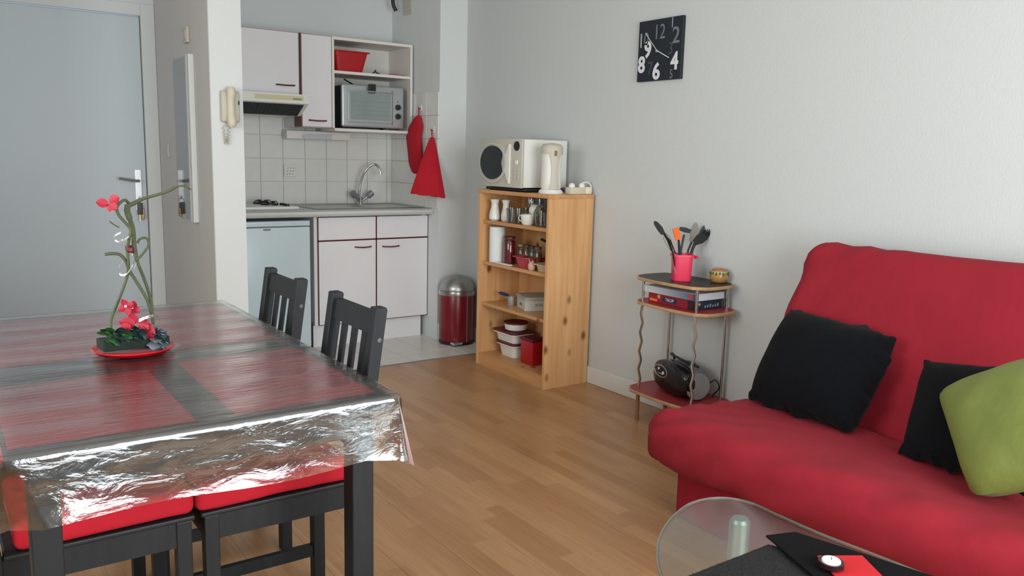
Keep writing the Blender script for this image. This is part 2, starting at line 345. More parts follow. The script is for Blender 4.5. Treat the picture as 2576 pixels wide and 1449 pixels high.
kr = thing('keyring', 'bunch of keys with tags hanging from the hall door lock', 'keyring', (1.075, YB-.03, .82))
obj('ring', T([(1.075+.014*math.cos(t*PI/6), YB-.032, .945+.016*math.sin(t*PI/6)) for t in range(13)], .0015, 5), STEEL, kr, smooth=True)
obj('tag', rbox((1.055, YB-.038, .86), (1.085, YB-.03, .935), .004, .03), DGREY, kr, smooth=True)
obj('tag', rbox((1.075, YB-.034, .83), (1.095, YB-.026, .90), .004, .03), mat('brass', (180, 140, 80), .4, .8), kr, smooth=True, label='brass tag')
obj('spare_key', B(1.062, YB-.033, .82, 1.07, YB-.03, .88), STEEL, kr)
# partition between hall and kitchen, its end is the white pillar; niche side pillar
pw = struct('wall_partition', B(1.207, 4.40, -.1, 1.37, YB+.1, ZC), PLASTER)
obj('hall_side', B(1.2045, 4.404, 0, 1.2068, YB, ZC), HALL, pw, label='grey painted hall side')
pk = struct('wall_pillar', B(2.83, 4.885, -.1, XR, YB+.1, ZC), PLASTER)
wb = struct('wall_back', B(1.30, YB, -.1, 2.9, YB+.15, ZC), PLASTER)
# splashback tiles, one by one
for i in range(-4, 6):
    for j in range(6):
        xa = 2.0+.157*i; xb = min(xa+.157, 2.829); xa = max(xa, 1.371); z0 = .912+.157*j; ztop = .157
        if j >= 5 and xa > 2.15: continue
        if xb-xa > .03:
            key = 'wt_%d' % round((xb-xa)*1000)
            if key not in meshes:
                bm = B(0, 0, 0, xb-xa-.003, .008, .154); bmesh.ops.bevel(bm, geom=[e for e in bm.edges if all(v.co.y < .004 for v in e.verts)], offset=.0015, segments=1, affect='EDGES')
                me = bpy.data.meshes.new(key); bm.to_mesh(me); bm.free(); me.materials.append(TILEW); meshes[key] = me
            piece('tile', meshes[key], TILEW, wb, (xa, YB-.008, z0))
for i in range(5):
    for j in range(5):
        ya = 4.887+.157*i; yb = min(ya+.157, YB-.009)
        if yb-ya < .03: continue
        key = 'st_%d' % round((yb-ya)*1000)
        if key not in meshes:
            bm = B(0, 0, 0, .008, yb-ya-.003, .154); bmesh.ops.bevel(bm, geom=[e for e in bm.edges if all(v.co.x < .004 for v in e.verts)], offset=.0015, segments=1, affect='EDGES')
            me = bpy.data.meshes.new(key); bm.to_mesh(me); bm.free(); me.materials.append(TILEW); meshes[key] = me
        piece('tile', meshes[key], TILEW, pk, (2.822, ya, .912+.157*j))
struct('baseboard_right', B(XR-.014, YF, 0, XR, 4.885, .095, bev=.004), TRIMW)
struct('baseboard_kitchen', B(2.835, 4.872, 0, 2.86, 4.885, .115, bev=.003), TRIMW)
struct('baseboard_left', B(XL, YF, 0, XL+.014, YB, .095, bev=.004), TRIMW)
# hall mirror, switches, intercom
mr = thing('wall_mirror', 'tall frameless mirror with thin white edge strips on the grey hall wall', 'mirror', (1.2, 4.95, .88))
obj('glass', B(1.197, 4.76, .88, 1.2035, 5.12, 1.775), mat('mirror_glass', (158, 154, 152), .05, 1), mr)
obj('edge_strip', B(1.176, 4.738, .875, 1.2042, 4.763, 1.775, bev=.002), TRIMW, mr, label='white edge strip')
obj('edge_strip', B(1.176, 4.693, .875, 1.2042, 4.718, 1.775, bev=.002), TRIMW, mr, label='white edge strip')
obj('gap_strip', B(1.198, 4.723, .875, 1.2042, 4.735, 1.775), BLKP, mr, label='dark joint between the strips')
s = thing('wall_sensor', 'small beige box high on the grey hall wall above the mirror', 'sensor', (1.2, 4.79, 1.84))
obj('housing', B(1.185, 4.75, 1.84, 1.2042, 4.83, 1.925, bev=.006), IVORY, s, smooth=True); obj('cap', B(1.182, 4.765, 1.86, 1.186, 4.815, 1.905, bev=.001), IVORY, s)
s = thing('light_switch', 'faint light switch low on the grey hall wall beside the door frame', 'switch', (1.2, 5.35, 1.22))
obj('plate', B(1.196, 5.31, 1.22, 1.2042, 5.39, 1.30, bev=.003), HALL, s); obj('rocker', B(1.192, 5.33, 1.235, 1.197, 5.37, 1.285, bev=.001), IVORY, s)
ic = thing('intercom_handset', 'beige intercom handset on the white pillar by the kitchen', 'intercom', (1.295, 4.4, 1.39))
def loop(px, yy): return [at(a, b, 'y', yy) for a, b in px]
obj('base', rbox((1.25, 4.368, 1.415), (1.345, 4.3995, 1.575), .012, .03), IVORY, ic, smooth=True)
pts = [(1.296, 4.335, 1.39+.205*t) for t in (0, .04, .15, .3, .5, .7, .85, .96, 1)]
obj('handset', tube(bmesh.new(), [(1.296, 4.352+(.012 if .2 < t < .8 else 0), 1.388+.205*t) for t in (0, .05, .15, .3, .5, .7, .85, .95, 1)], [.012, .021, .024, .022, .020, .022, .024, .021, .012], 12), CREAM, ic, smooth=True)
obj('buttons', B(1.334, 4.362, 1.505, 1.341, 4.369, 1.525), BLKP, ic, label='dark button')
cpts = []
for t in range(90):
    u = t/89; a = t*1.3; zz = 1.40-.095*math.sin(PI*u)**.7; xx = 1.262+.028*u
    cpts.append((xx+.006*math.cos(a), 4.385+.006*math.sin(a), zz))
obj('cord', T(cpts, .0022, 5), IVORY, ic, smooth=True)
# ------------------------------------------------------------------ kitchen: base units
def door_panel(name, x0, x1, z0, z1, y, parent, m=CAB, band=None):
    d = obj(name, B(x0+.004, y-.018, z0+.004, x1-.004, y, z1-.004, bev=.0015), m, parent)
    e = .0035; bm = B(x0, y-.0165, z0, x0+e, y, z1); box(bm, x1-e, y-.0165, z0, x1, y, z1); box(bm, x0, y-.0165, z0, x1, y, z0+e); box(bm, x0, y-.0165, z1-e, x1, y, z1)
    obj('edge_band', bm, band or CABEDGE, d, label='coloured edge band'); return d
def bow_handle(x0, x1, z, y, parent):
    obj('handle', T(smoothpts([(x0, y-.018, z), (x0+.008, y-.034, z-.001), ((x0+x1)/2, y-.042, z-.003), (x1-.008, y-.034, z-.001), (x1, y-.018, z)]), .0048), CABEDGE, parent, smooth=True, label='oxblood bow handle')
YK = 5.04
bu = thing('base_cabinet', 'white two-door base cabinet with dark red edging under the sink', 'cabinet', (2.42, 5.3, 0))
bm = B(2.0, YK, .15, 2.026, 5.565, .866); box(bm, 2.79, YK, .15, 2.82, 5.565, .866); box(bm, 2.026, YK, .15, 2.79, 5.565, .17); box(bm, 2.026, 5.55, .17, 2.79, 5.565, .866); box(bm, 2.42, YK, .17, 2.44, 5.55, .7)
obj('carcass', bm, CAB, bu)
for x0, x1 in ((2.022, 2.432), (2.434, 2.828)): obj('false_drawer', B(x0+.004, YK-.018, .712, x1-.004, YK, .858, bev=.0015), CAB, bu)
for k in bu.children:
    if k.name.startswith('false_drawer'):
        pass
bm = bmesh.new()
for x0, x1 in ((2.022, 2.432), (2.434, 2.828)):
    e = .0035; box(bm, x0, YK-.0165, .708, x0+e, YK, .862); box(bm, x1-e, YK-.0165, .708, x1, YK, .862); box(bm, x0, YK-.0165, .708, x1, YK, .7115)
obj('drawer_edging', bm, CABEDGE, bu, label='oxblood edging')
d = door_panel('door', 2.022, 2.432, .152, .706, YK, bu); bow_handle(2.278, 2.39, .66, YK, d)
d = door_panel('door', 2.434, 2.828, .152, .706, YK, bu); bow_handle(2.478, 2.598, .656, YK, d)
obj('plinth', B(2.0, YK+.03, 0, 2.80, YK+.046, .148), CAB, bu)
fr = thing('fridge', 'white under-counter fridge left of the base cabinet', 'fridge', (1.68, 5.3, 0))
obj('body', B(1.40, 5.04, .02, 1.955, 5.55, .835, bev=.006), FRIDGE, fr)
obj('door', B(1.40, 4.985, .03, 1.955, 5.036, .808, bev=.008), FRIDGE, fr, smooth=True)
obj('top_panel', B(1.40, 4.985, .812, 1.955, 5.04, .846, bev=.006), FRIDGE, fr, smooth=True)
obj('badge', B(1.655, 4.983, .79, 1.70, 4.986, .80), GREYT, fr, label='small grey badge')
for xx in (1.44, 1.91):
    obj('foot', LT((xx, 5.08, 0), [(.016, 0), (.016, .03)], 12), BLKP, fr)
one('broom_head', rbox((1.966, 5.05, .0), (1.992, 5.12, .17), .008, .05), BLKP, 'black narrow shape standing in the slot beside the fridge', 'brush', smooth=True)
wt = thing('worktop', 'speckled white kitchen worktop with rounded front edge', 'worktop', (2.1, 5.26, .868))
prof = [(4.965, .868), (4.950, .874), (4.943, .888), (4.948, .902), (4.965, .908), (YB-.009, .908), (YB-.009, .868)]
bm = bmesh.new(); a = [bm.verts.new((1.372, p[0], p[1])) for p in prof]; b = [bm.verts.new((2.822, p[0], p[1])) for p in prof]
bm.faces.new(a); bm.faces.new(b[::-1])
for k in range(len(prof)): bm.faces.new((a[k], b[k], b[(k+1) % len(prof)], a[(k+1) % len(prof)]))
bmesh.ops.recalc_face_normals(bm, faces=bm.faces[:]); obj('slab', bm, WTOP, wt, smooth=True)
obj('end_cap', B(2.818, 4.955, .868, 2.829, 5.0, .908, bev=.002), CAB, wt)
hb = thing('hob', 'white enamel cooking hob with black burners beside the sink', 'hob', (1.66, 5.3, .908))
obj('plate', B(1.42, 5.10, .9085, 1.93, 5.52, .928, bev=.006), WHITEP, hb, smooth=True)
for xx, yy, rr in ((1.55, 5.25, .07), (1.80, 5.28, .055), (1.55, 5.42, .05), (1.8, 5.42, .06)):
    b_ = obj('burner', LT((xx, yy, .928), [(rr, 0), (rr, .008), (rr*.5, .012), (rr*.5, .018), (.01, .02)], 20), BLKP, hb, smooth=True)
    bm = bmesh.new()
    for q in range(4):
        a_ = q*PI/2+.3; tube(bm, [(xx+rr*1.2*math.cos(a_), yy+rr*1.2*math.sin(a_), .93), (xx+rr*.9*math.cos(a_), yy+rr*.9*math.sin(a_), .95), (xx+rr*.3*math.cos(a_), yy+rr*.3*math.sin(a_), .95)], .003, 5)
    obj('pan_support', bm, BLKP, b_)
for q in range(3): obj('knob', LT((1.865, 5.14+.05*q, .928), [(.014, 0), (.013, .014), (.004, .015)], 14), BLKP, hb, smooth=True)
sk = thing('sink', 'stainless steel sink with drainer let into the worktop', 'sink', (2.42, 5.26, .9))
def zs(u, v):
    x = 2.02+.78*u; y = 5.04+.44*v; inx = 1 if .56 < u < .95 and .12 < v < .9 else 0
    z = .911 - (.12 if inx else 0) - (.004 if .05 < u < .5 and .1 < v < .9 else 0) + (.0015*math.sin(v*50) if .08 < u < .5 and .12 < v < .88 else 0)
    return (x, y, z)
obj('basin', grid(zs, 60, 40), STEEL, sk)
obj('rim', T(smoothpts([(2.02, 5.04, .911), (2.80, 5.04, .911), (2.80, 5.48, .911), (2.02, 5.48, .911), (2.02, 5.04, .911)], 1), .004, 6), STEEL, sk, smooth=True)
obj('plug', LT((2.70, 5.30, .79), [(.03, 0), (.03, .005), (.006, .006), (.006, .02)], 16), BLKP, sk, smooth=True)
tp = thing('mixer_tap', 'chrome swan-neck mixer tap with two grey knobs behind the sink', 'tap', (2.53, 5.48, .908))
obj('body', LT((2.53, 5.48, .908), [(.024, 0), (.022, .012), (.017, .02), (.016, .05), (.012, .055)], 18), CHROME, tp, smooth=True)
tpx = lambda px, py, y: tuple(at(px, py, 'y', y))
sp = smoothpts([(2.525, 5.48, .95), tpx(903, 490, 5.47), tpx(908, 456, 5.46), tpx(918, 432, 5.44), tpx(932, 417, 5.42), tpx(944, 414, 5.40), tpx(953, 422, 5.38), tpx(957, 434, 5.37)], 5)
obj('spout', T(sp, .0085, 10), CHROME, tp, smooth=True)
e0 = Vector(sp[-1]); obj('aerator', T([e0+Vector((0, 0, .008)), e0-Vector((0, 0, .012))], .012, 12), CHROME, tp, smooth=True)
for sgn in (-1, 1):
    k_ = obj('valve', T([(2.53+.012*sgn, 5.475, .935), (2.53+.045*sgn, 5.46, .965)], .009, 10), CHROME, tp, smooth=True)
    obj('knob', T([(2.53+.042*sgn, 5.46, .962), (2.53+.05*sgn, 5.457, .97), (2.53+.075*sgn, 5.45, .995), (2.53+.08*sgn, 5.448, 1.0)], [.014, .022, .024, .016], 12), mat('smoked_knob', (130, 134, 136), .2, .2), k_, smooth=True)
# ------------------------------------------------------------------ kitchen: wall units
YU = 5.25; YW = YB-.009
hc = thing('hood_cabinet', 'white wall cupboard door over the extractor hood', 'cabinet', (1.69, 5.4, 1.63))
obj('carcass', B(1.385, YU, 1.632, 2.0, YW, 2.022), CAB, hc)
PALE = mat('pale_pink_band', (168, 150, 152), .5)
d = door_panel('door', 1.385, 1.993, 1.632, 2.022, YU, hc, band=PALE); bow_handle(1.842, 1.96, 1.69, YU, d)
tc_ = thing('narrow_wall_cabinet', 'narrow white wall cupboard between hood and open shelves', 'cabinet', (2.11, 5.4, 1.43))
obj('carcass', B(2.008, YU, 1.434, 2.218, YW, 2.022), CAB, tc_)
bm = B(2.0, YU-.018, 1.434, 2.008, YU+.1, 2.022)
obj('side_band', bm, CABEDGE, tc_, label='oxblood band')
d = door_panel('door', 2.008, 2.216, 1.434, 2.022, YU, tc_, band=PALE); bow_handle(2.055, 2.172, 1.478, YU, d)
hd = thing('extractor_hood', 'white slim extractor hood with dark filter underneath', 'hood', (1.69, 5.3, 1.5))
bm = bmesh.new(); pr = [(5.10, 1.572), (5.10, 1.628), (YW, 1.630), (YW, 1.50), (5.24, 1.50)]
a = [bm.verts.new((1.385, p[0], p[1])) for p in pr]; b = [bm.verts.new((2.002, p[0], p[1])) for p in pr]; bm.faces.new(a); bm.faces.new(b[::-1])
for k in range(5): bm.faces.new((a[k], b[k], b[(k+1) % 5], a[(k+1) % 5]))
bmesh.ops.recalc_face_normals(bm, faces=bm.faces[:]); obj('housing', bm, WHITEP, hd)
bm = bmesh.new(); q = [(5.112, 1.5655), (5.232, 1.5025)]
vs = [bm.verts.new(p) for p in ((1.40, q[0][0], q[0][1]-.003), (1.975, q[0][0], q[0][1]-.003), (1.975, q[1][0], q[1][1]-.003), (1.40, q[1][0], q[1][1]-.003))]
vs2 = [bm.verts.new(v.co+Vector((0, .003, .006))) for v in vs]; bm.faces.new(vs[::-1]); bm.faces.new(vs2)
for k in range(4): bm.faces.new((vs[k], vs[(k+1) % 4], vs2[(k+1) % 4], vs2[k]))
f_ = obj('filter', bm, MESHF, hd, label='dark grease filter')
bm = bmesh.new()
for k in range(22): tube(bm, [(1.41+.026*k, 5.114, 1.5605), (1.41+.026*k, 5.23, 1.4995)], .0016, 4)
obj('filter_ribs', bm, DGREY, f_)
obj('control_strip', B(1.66, 5.0985, 1.588, 1.97, 5.1005, 1.616), mat('yellowed_strip', (206, 202, 160), .5, var=.05), hd, label='yellowed control strip')
obj('grey_mark', B(1.90, 5.0975, 1.594, 1.955, 5.099, 1.602), GREYT, hd)
su = thing('open_shelf_unit', 'open white wall shelf unit holding the red basin and oven', 'shelf', (2.515, 5.4, 1.43))
th = .016
obj('side_panel', B(2.218, YU-.015, 1.434, 2.234, YW, 2.022), CABIN, su); obj('side_panel', B(2.796, YU-.015, 1.434, 2.814, YW, 2.022), CABIN, su)
obj('top_panel', B(2.234, YU-.015, 2.004, 2.796, YW, 2.022), CABIN, su); obj('bottom_panel', B(2.234, YU-.015, 1.416, 2.796, YW, 1.434), CABIN, su)
obj('shelf', B(2.234, YU-.01, 1.79, 2.796, YW, 1.808), CABIN, su); obj('back_panel', B(2.234, YW-.006, 1.434, 2.796, YW, 2.004), CABIN, su)
ul = thing('under_cabinet_light', 'white strip light fixed under the wall cupboards', 'lamp', (2.2, 5.5, 1.35))
obj('housing', B(1.99, 5.47, 1.358, 2.45, YW, 1.414, bev=.005), CABIN, ul, smooth=True)
obj('diffuser', B(2.10, 5.462, 1.362, 2.31, 5.472, 1.392, bev=.003), mat('frosted_diffuser', (196, 200, 204), .3), ul)
so = thing('wall_socket', 'white wall socket set in the splashback tiles', 'socket', (2.04, YW, 1.1))
obj('plate', B(2.0, YW-.010, 1.10, 2.082, YW, 1.182, bev=.003), CABIN, so)
bm = bmesh.new()
for k in range(9):
    lathe(bm, (2.02+.02*(k % 3)+.004*(k//3), YW-.0115, 1.12+.02*(k//3)), [(.0035, -.001), (.0035, .001)], 8, axis='y')
obj('holes', bm, GREYT, so)
bs = thing('red_basin', 'red plastic washing-up basin on the top kitchen shelf', 'basin', (2.36, 5.38, 1.808))
def tub(x0, y0, x1, y1, z0, z1, fl=.03, th=.004):
    """open tapered tub"""
    bm = bmesh.new(); rings = []
    for (k, z, d) in ((0, z0, fl), (1, z1-.008, .002), (1, z1-.006, -.012), (1, z1, -.012), (1, z1, .004), (0, z0+.006, fl+.004)):
        pts = poly_round([(x0+d, y0+d), (x1-d, y0+d), (x1-d, y1-d), (x0+d, y1-d)], min(.03, (y1-y0)/3), 4)
        rings.append([bm.verts.new((p[0], p[1], z)) for p in pts])
    n = len(rings[0])
    for i_ in range(len(rings)-1):
        for k in range(n): bm.faces.new((rings[i_][k], rings[i_][(k+1) % n], rings[i_+1][(k+1) % n], rings[i_+1][k]))
    bm.faces.new(rings[0][::-1]); bm.faces.new(rings[-1]); bmesh.ops.recalc_face_normals(bm, faces=bm.faces[:]); return bm
obj('tub', tub(2.236+.012, 5.27, 2.50, 5.54, 1.809, 1.945), REDP, bs, smooth=True)
one('bottle_opener', tube(tube(tube(bmesh.new(), [(2.535, 5.30, 1.812), (2.56, 5.29, 1.825), (2.585, 5.285, 1.813)], .004, 6), [(2.545, 5.30, 1.813), (2.565, 5.30, 1.838)], .005, 6), [(2.55, 5.27, 1.812), (2.60, 5.30, 1.812)], .004, 6), DGREY, 'small dark metal gadget on the top kitchen shelf beside the basin', 'utensil', smooth=True)
one('chopping_mat', B(2.66, 5.26, 1.8085, 2.77, 5.50, 1.816, bev=.001), mat('terracotta_plastic', (170, 84, 66), .5, var=.05), 'flat terracotta coloured mat lying at the right of the top kitchen shelf', 'mat')
ov = thing('mini_oven', 'silver countertop mini oven on the open kitchen shelf', 'oven', (2.51, 5.4, 1.434))
obj('body', B(2.30, 5.262, 1.45, 2.74, 5.555, 1.722, bev=.01), DGREY, ov, smooth=True)
bm = rbox((2.285, 5.235, 1.446), (2.748, 5.262, 1.728), .013, .05); obj('fascia', bm, SILV, ov, smooth=True)
dd = obj('door', B(2.325, 5.2285, 1.478, 2.655, 5.2345, 1.69, bev=.003), SILV, ov)
obj('door_glass', B(2.345, 5.2255, 1.498, 2.64, 5.2292, 1.672, bev=.001), mat('oven_glass', (140, 152, 150), .12, var=.2, vscale=6), dd)
bm = bmesh.new()
for k in range(4): tube(bm, [(2.35, 5.2245, 1.53+.03*k), (2.635, 5.2245, 1.53+.03*k)], .0015, 4)
obj('rack', bm, STEEL, dd)
obj('door_groove', B(2.655, 5.2332, 1.47, 2.659, 5.2352, 1.70), BLKP, ov)
obj('door_handle', T(smoothpts([(2.345, 5.2285, 1.682), (2.35, 5.214, 1.684), (2.635, 5.214, 1.684), (2.64, 5.2285, 1.682)], 3), .005), SILV, dd, smooth=True)
for zz in (1.592, 1.53): obj('knob', LT((2.70, 5.2345, zz), [(.020, 0), (.018, -.014), (.003, -.015)], 18, axis='y'), BLKP, ov, smooth=True)
obj('pilot_light', LT((2.70, 5.2345, 1.63), [(.004, 0), (.003, -.003)], 8, axis='y'), BLKP, ov)
for xx in (2.32, 2.72):
    for yy in (5.28, 5.53): obj('foot', LT((xx, yy, 1.4345), [(.012, 0), (.012, .016)], 10), BLKP, ov)
one('black_clip', rbox((2.468, 5.2105, 1.675), (2.522, 5.2125+.006, 1.735), .003, .03), BLKP, 'black clip hooked on the top of the mini oven door', 'clip', smooth=True)
one('pen', T([(2.40, 5.30, 1.728), (2.375, 5.40, 1.77)], .005, 8), BLKP, 'thin black pen lying on top of the mini oven', 'pen', smooth=True)
hk = thing('cable_duct', 'black curved cable end on a beige strip high in the kitchen corner', 'cable', (2.8, 5.5, 2.26))
obj('strip', B(2.824, 5.28, 2.24, 2.8295, 5.40, 2.45), IVORY, hk)
obj('cable', T(smoothpts([tpx(987, -30, 5.44), tpx(988, 0, 5.44), tpx(990, 14, 5.44), tpx(996, 27, 5.44)]), [.013]*12+[.016], 10), BLKP, hk, smooth=True)
# oven glove and pot cloth on the niche wall
gl = thing('oven_glove', 'long red oven glove hanging on the tiled side wall', 'oven glove', (2.8, 5.2, 1.15))
def glove(u, v, s):
    cl = [(1053, 290, 5.17, 2), (1050, 300, 5.17, 8), (1046, 318, 5.17, 18), (1040, 345, 5.18, 20), (1043, 380, 5.18, 19), (1045, 410, 5.18, 18), (1047, 430, 5.18, 12), (1047, 437, 5.18, 3)]
    f = v*(len(cl)-1); i_ = min(int(f), len(cl)-2); t = f-i_; c = [cl[i_][k]*(1-t)+cl[i_+1][k]*t for k in range(4)]
    return c
bm = bmesh.new(); rings = []
for j in range(25):
    c = glove(0, j/24, 1); p = at(c[0], c[1], 'x', 2.795); p.x = 2.795; hw = c[3]/2069.7*5.9*1.75; ring = []
    for k in range(16):
        a = 2*PI*k/16; ring.append(bm.verts.new(p+Vector((.024*math.sin(a)*min(1, hw/.03), hw*math.cos(a), 0))))
    rings.append(ring)
for j in range(24):
    for k in range(16): bm.faces.new((rings[j][k], rings[j][(k+1) % 16], rings[j+1][(k+1) % 16], rings[j+1][k]))
bm.faces.new(rings[0]); bm.faces.new(rings[-1]); bmesh.ops.recalc_face_normals(bm, faces=bm.faces[:])
obj('glove', bm, REDC, gl, smooth=True)
h1 = at(1054, 271, 'x', 2.805); g1 = at(1053, 292, 'x', 2.797)
obj('loop', T([g1, (g1+h1)/2+Vector((0, .008, 0)), h1, (g1+h1)/2-Vector((0, .008, 0)), g1], .0025, 6), REDC, gl, smooth=True)
def hook(p, lab, wx=2.822):
    t = thing('wall_hook', lab, 'hook', (wx, p[1], p[2]-.02)); obj('pad', B(wx-.005, p[1]-.012, p[2]-.02, wx-.0002, p[1]+.012, p[2]+.02, bev=.002), WHITEP, t)
    obj('prong', T([(wx-.004, p[1], p[2]-.006), (wx-.02, p[1], p[2]-.008), (wx-.024, p[1], p[2]+.004)], .003, 6), MAROON, t, smooth=True)
hook(h1, 'small hook on the tiled side wall holding the oven glove')
h2 = at(1086, 326, 'x', 2.805); hook(h2, 'small hook near the wall corner holding the flared cloth')
pc = thing('kitchen_cloth', 'bright red flared kitchen cloth hanging at the wall corner', 'cloth', (2.82, 4.9, 1.0))
bm = bmesh.new(); nz, na = 20, 40; rings = []
for j in range(nz+1):
    v = j/nz; px0 = 1083+(1035-1083)*v**.85; px1 = 1091+(1118-1091)*v**.8; py = 345+(492-345)*v
    pc_ = at((px0+px1)/2, py, 'y', 4.93-.10*v); hw = (px1-px0)/2/2069.7*5.55; ring = []
    off = Vector((-.5*hw*.0, 0, 0))
    for k in range(na):
        a = 2*PI*k/na; rr = 1+.07*math.sin(a*6+1)*v
        d = Vector((math.cos(yaw)*math.cos(a)*hw*rr, -math.sin(yaw)*math.cos(a)*hw*rr, 0))+Vector((math.sin(yaw), math.cos(yaw), 0))*math.sin(a)*min(.022, hw*.4)*rr
        q = pc_+d; q.z += -.012*math.cos(a)*v + .004*math.sin(a*4)*v
        if q.y > 4.875: q.x = min(q.x, 2.816)
        else: pass
        ring.append(bm.verts.new(q))
    rings.append(ring)
for j in range(nz):
    for k in range(na): bm.faces.new((rings[j][k], rings[j][(k+1) % na], rings[j+1][(k+1) % na], rings[j+1][k]))
bm.faces.new(rings[0]); bmesh.ops.recalc_face_normals(bm, faces=bm.faces[:])
obj('cloth', bm, REDC, pc, smooth=True, auto=False)
t0 = at(1087, 346, 'y', 4.93); obj('loop', T([t0, (t0+h2)/2+Vector((0, .005, 0)), h2, (t0+h2)/2-Vector((0, .005, 0)), t0], .0025, 6), REDC, pc, smooth=True)
# ------------------------------------------------------------------ pedal bin
bx, by = 2.905, 4.752; rb = .118
pb = thing('pedal_bin', 'dark red pedal bin with chrome dome lid between cabinet and bookcase', 'bin', (bx, by, 0))
obj('body', LT((bx, by, 0), [(rb-.006, .014), (rb, .03), (rb, .345), (rb-.004, .355)], 40), REDG, pb, smooth=True)
obj('base_ring', LT((bx, by, 0), [(rb-.004, .002), (rb+.002, .004), (rb+.002, .016), (rb-.006, .018)], 40), BLKP, pb, smooth=True)
obj('liner', LT((bx, by, .35), [(rb+.004, -.012), (rb+.006, .0), (rb+.002, .018), (rb-.01, .02)], 40), clear('plastic_bag', (225, 225, 225), .3, .3), pb, smooth=True, label='clear bag edge')
obj('lid', LT((bx, by, .37), [(rb, 0), (rb+.001, .012), (rb*.95, .035), (rb*.8, .065), (rb*.55, .088), (rb*.25, .1), (.01, .103)], 40), STEEL, pb, smooth=True)
fx, fy = bx-.5*rb, by-.866*rb
obj('pedal', rbox((fx-.045, fy-.035, .012), (fx+.03, fy+.012, .03), .006, .03), CHROME, pb, smooth=True)
obj('seam', B(bx+.01, by-rb-.0015, .02, bx+.013, by-rb+.004, .345), SILV, pb)
# ------------------------------------------------------------------ bookcase
bc = thing('pine_bookcase', 'pine bookcase with four shelves and knotted side against the wall', 'bookcase', (2.875, 3.85, 0))
X0, X1, Y0, Y1 = 2.712, 3.038, 3.50, 4.20
obj('side_panel', B(X0, Y0, 0, X1-.015, Y0+.022, 1.058, bev=.0015), PINE, bc); obj('side_panel', B(X0, Y1-.022, 0, X1-.015, Y1, 1.058, bev=.0015), PINE, bc)
obj('top_panel', B(X0-.006, Y0-.003, 1.058, X1-.015, Y1+.006, 1.08, bev=.002), PINEH, bc)
for z in (.875, .625, .37): obj('shelf', B(X0+.02, Y0+.022, z, X1-.025, Y1-.022, z+.02, bev=.002), PINEH, bc)
obj('bottom_shelf', B(X0+.012, Y0+.022, .052, X1-.025, Y1-.022, .072, bev=.002), PINEH, bc)
obj('plinth', B(X0+.004, Y0+.022, 0, X0+.02, Y1-.022, .068), PINEH, bc)
obj('back_panel', B(X1-.025, Y0+.022, .05, X1-.016, Y1-.022, 1.06), PINE, bc)
# on top
S1, S2, S3, S4 = .8955, .6455, .3905, .0725
tray = thing('microwave_stand', 'black low tray under the microwave on the bookcase', 'tray', (2.86, 3.95, 1.08))
obj('tray', rbox((2.715, 3.73, 1.084), (2.99, 4.13, 1.098), .006, .08), BLKP, tray, smooth=True)
for xx, yy in ((2.73, 4.08), (2.73, 3.78), (2.96, 4.08), (2.96, 3.78)): obj('foot', B(xx-.01, yy-.012, 1.0802, xx+.01, yy+.012, 1.088), BLKP, tray)
mw = thing('microwave', 'white microwave with round dark door window on the bookcase', 'microwave', (2.87, 3.95, 1.1))
obj('body', B(2.712, 3.745, 1.104, 3.02, 4.165, 1.374, bev=.006), WHITEP, mw, smooth=True)
FP = mat('microwave_front', (190, 188, 176), .4, var=.03)
obj('front', B(2.695, 3.742, 1.102, 2.713, 4.168, 1.376, bev=.005), FP, mw, smooth=True)
dm = obj('door', LT((2.695, 4.02, 1.24), [(.128, 0), (.126, -.010), (.110, -.013), (.108, -.008)], 48, axis='x', sx=1.14, sy=.93), FP, mw, smooth=True)
n = 40; pts = []
for k in range(n):
    a = 2*PI*k/n; yy = .122*math.cos(a); zz = .096*math.sin(a)
    if yy < -.104: yy = -.104 + .014*(1-abs(zz)/.05)
    pts.append((yy, zz))
bm = bmesh.new(); v0 = [bm.verts.new((2.6815, 4.02+p[0], 1.24+p[1])) for p in pts]; v1 = [bm.verts.new((2.689, 4.02+p[0], 1.24+p[1])) for p in pts]
bm.faces.new(v0); bm.faces.new(v1[::-1])
for k in range(n): bm.faces.new((v0[k], v0[(k+1) % n], v1[(k+1) % n], v1[k]))
bmesh.ops.recalc_face_normals(bm, faces=bm.faces[:]); obj('door_window', bm, DARKG, dm, label='round dark door window')
bm = bmesh.new(); pts = [(3.855+.045*math.sin(PI*k/12), 1.125+.22*k/12) for k in range(13)]+[(3.85, 1.345), (3.85, 1.125)]
v0 = [bm.verts.new((2.684, p[0], p[1])) for p in pts]; v1 = [bm.verts.new((2.6955, p[0], p[1])) for p in pts]; n = len(pts); bm.faces.new(v0); bm.faces.new(v1[::-1])
for k in range(n): bm.faces.new((v0[k], v0[(k+1) % n], v1[(k+1) % n], v1[k]))
bmesh.ops.recalc_face_normals(bm, faces=bm.faces[:]); obj('door_grip', bm, WHITEP, mw)
obj('display', LT((2.6955, 3.79, 1.335), [(.027, 0), (.026, -.004), (.002, -.0045)], 28, axis='x'), BLKP, mw, smooth=True, label='round black display')
obj('button', LT((2.6955, 3.79, 1.245), [(.014, 0), (.012, -.006), (.002, -.007)], 16, axis='x'), WHITEP, mw, smooth=True)
for q in range(6): obj('button', LT((2.6955, 3.775+.032*(q % 2), 1.205-.022*(q//2)), [(.009, 0), (.008, -.004), (.002, -.0045)], 12, axis='x'), FP, mw, smooth=True)
kt = thing('electric_kettle', 'white and beige upright electric kettle beside the microwave', 'kettle', (2.795, 3.60, 1.08))
kx, ky = 2.795, 3.60
obj('power_base', LT((kx, ky, 1.0805), [(.066, 0), (.068, .008), (.06, .022), (.052, .024)], 32), WHITEP, kt, smooth=True)
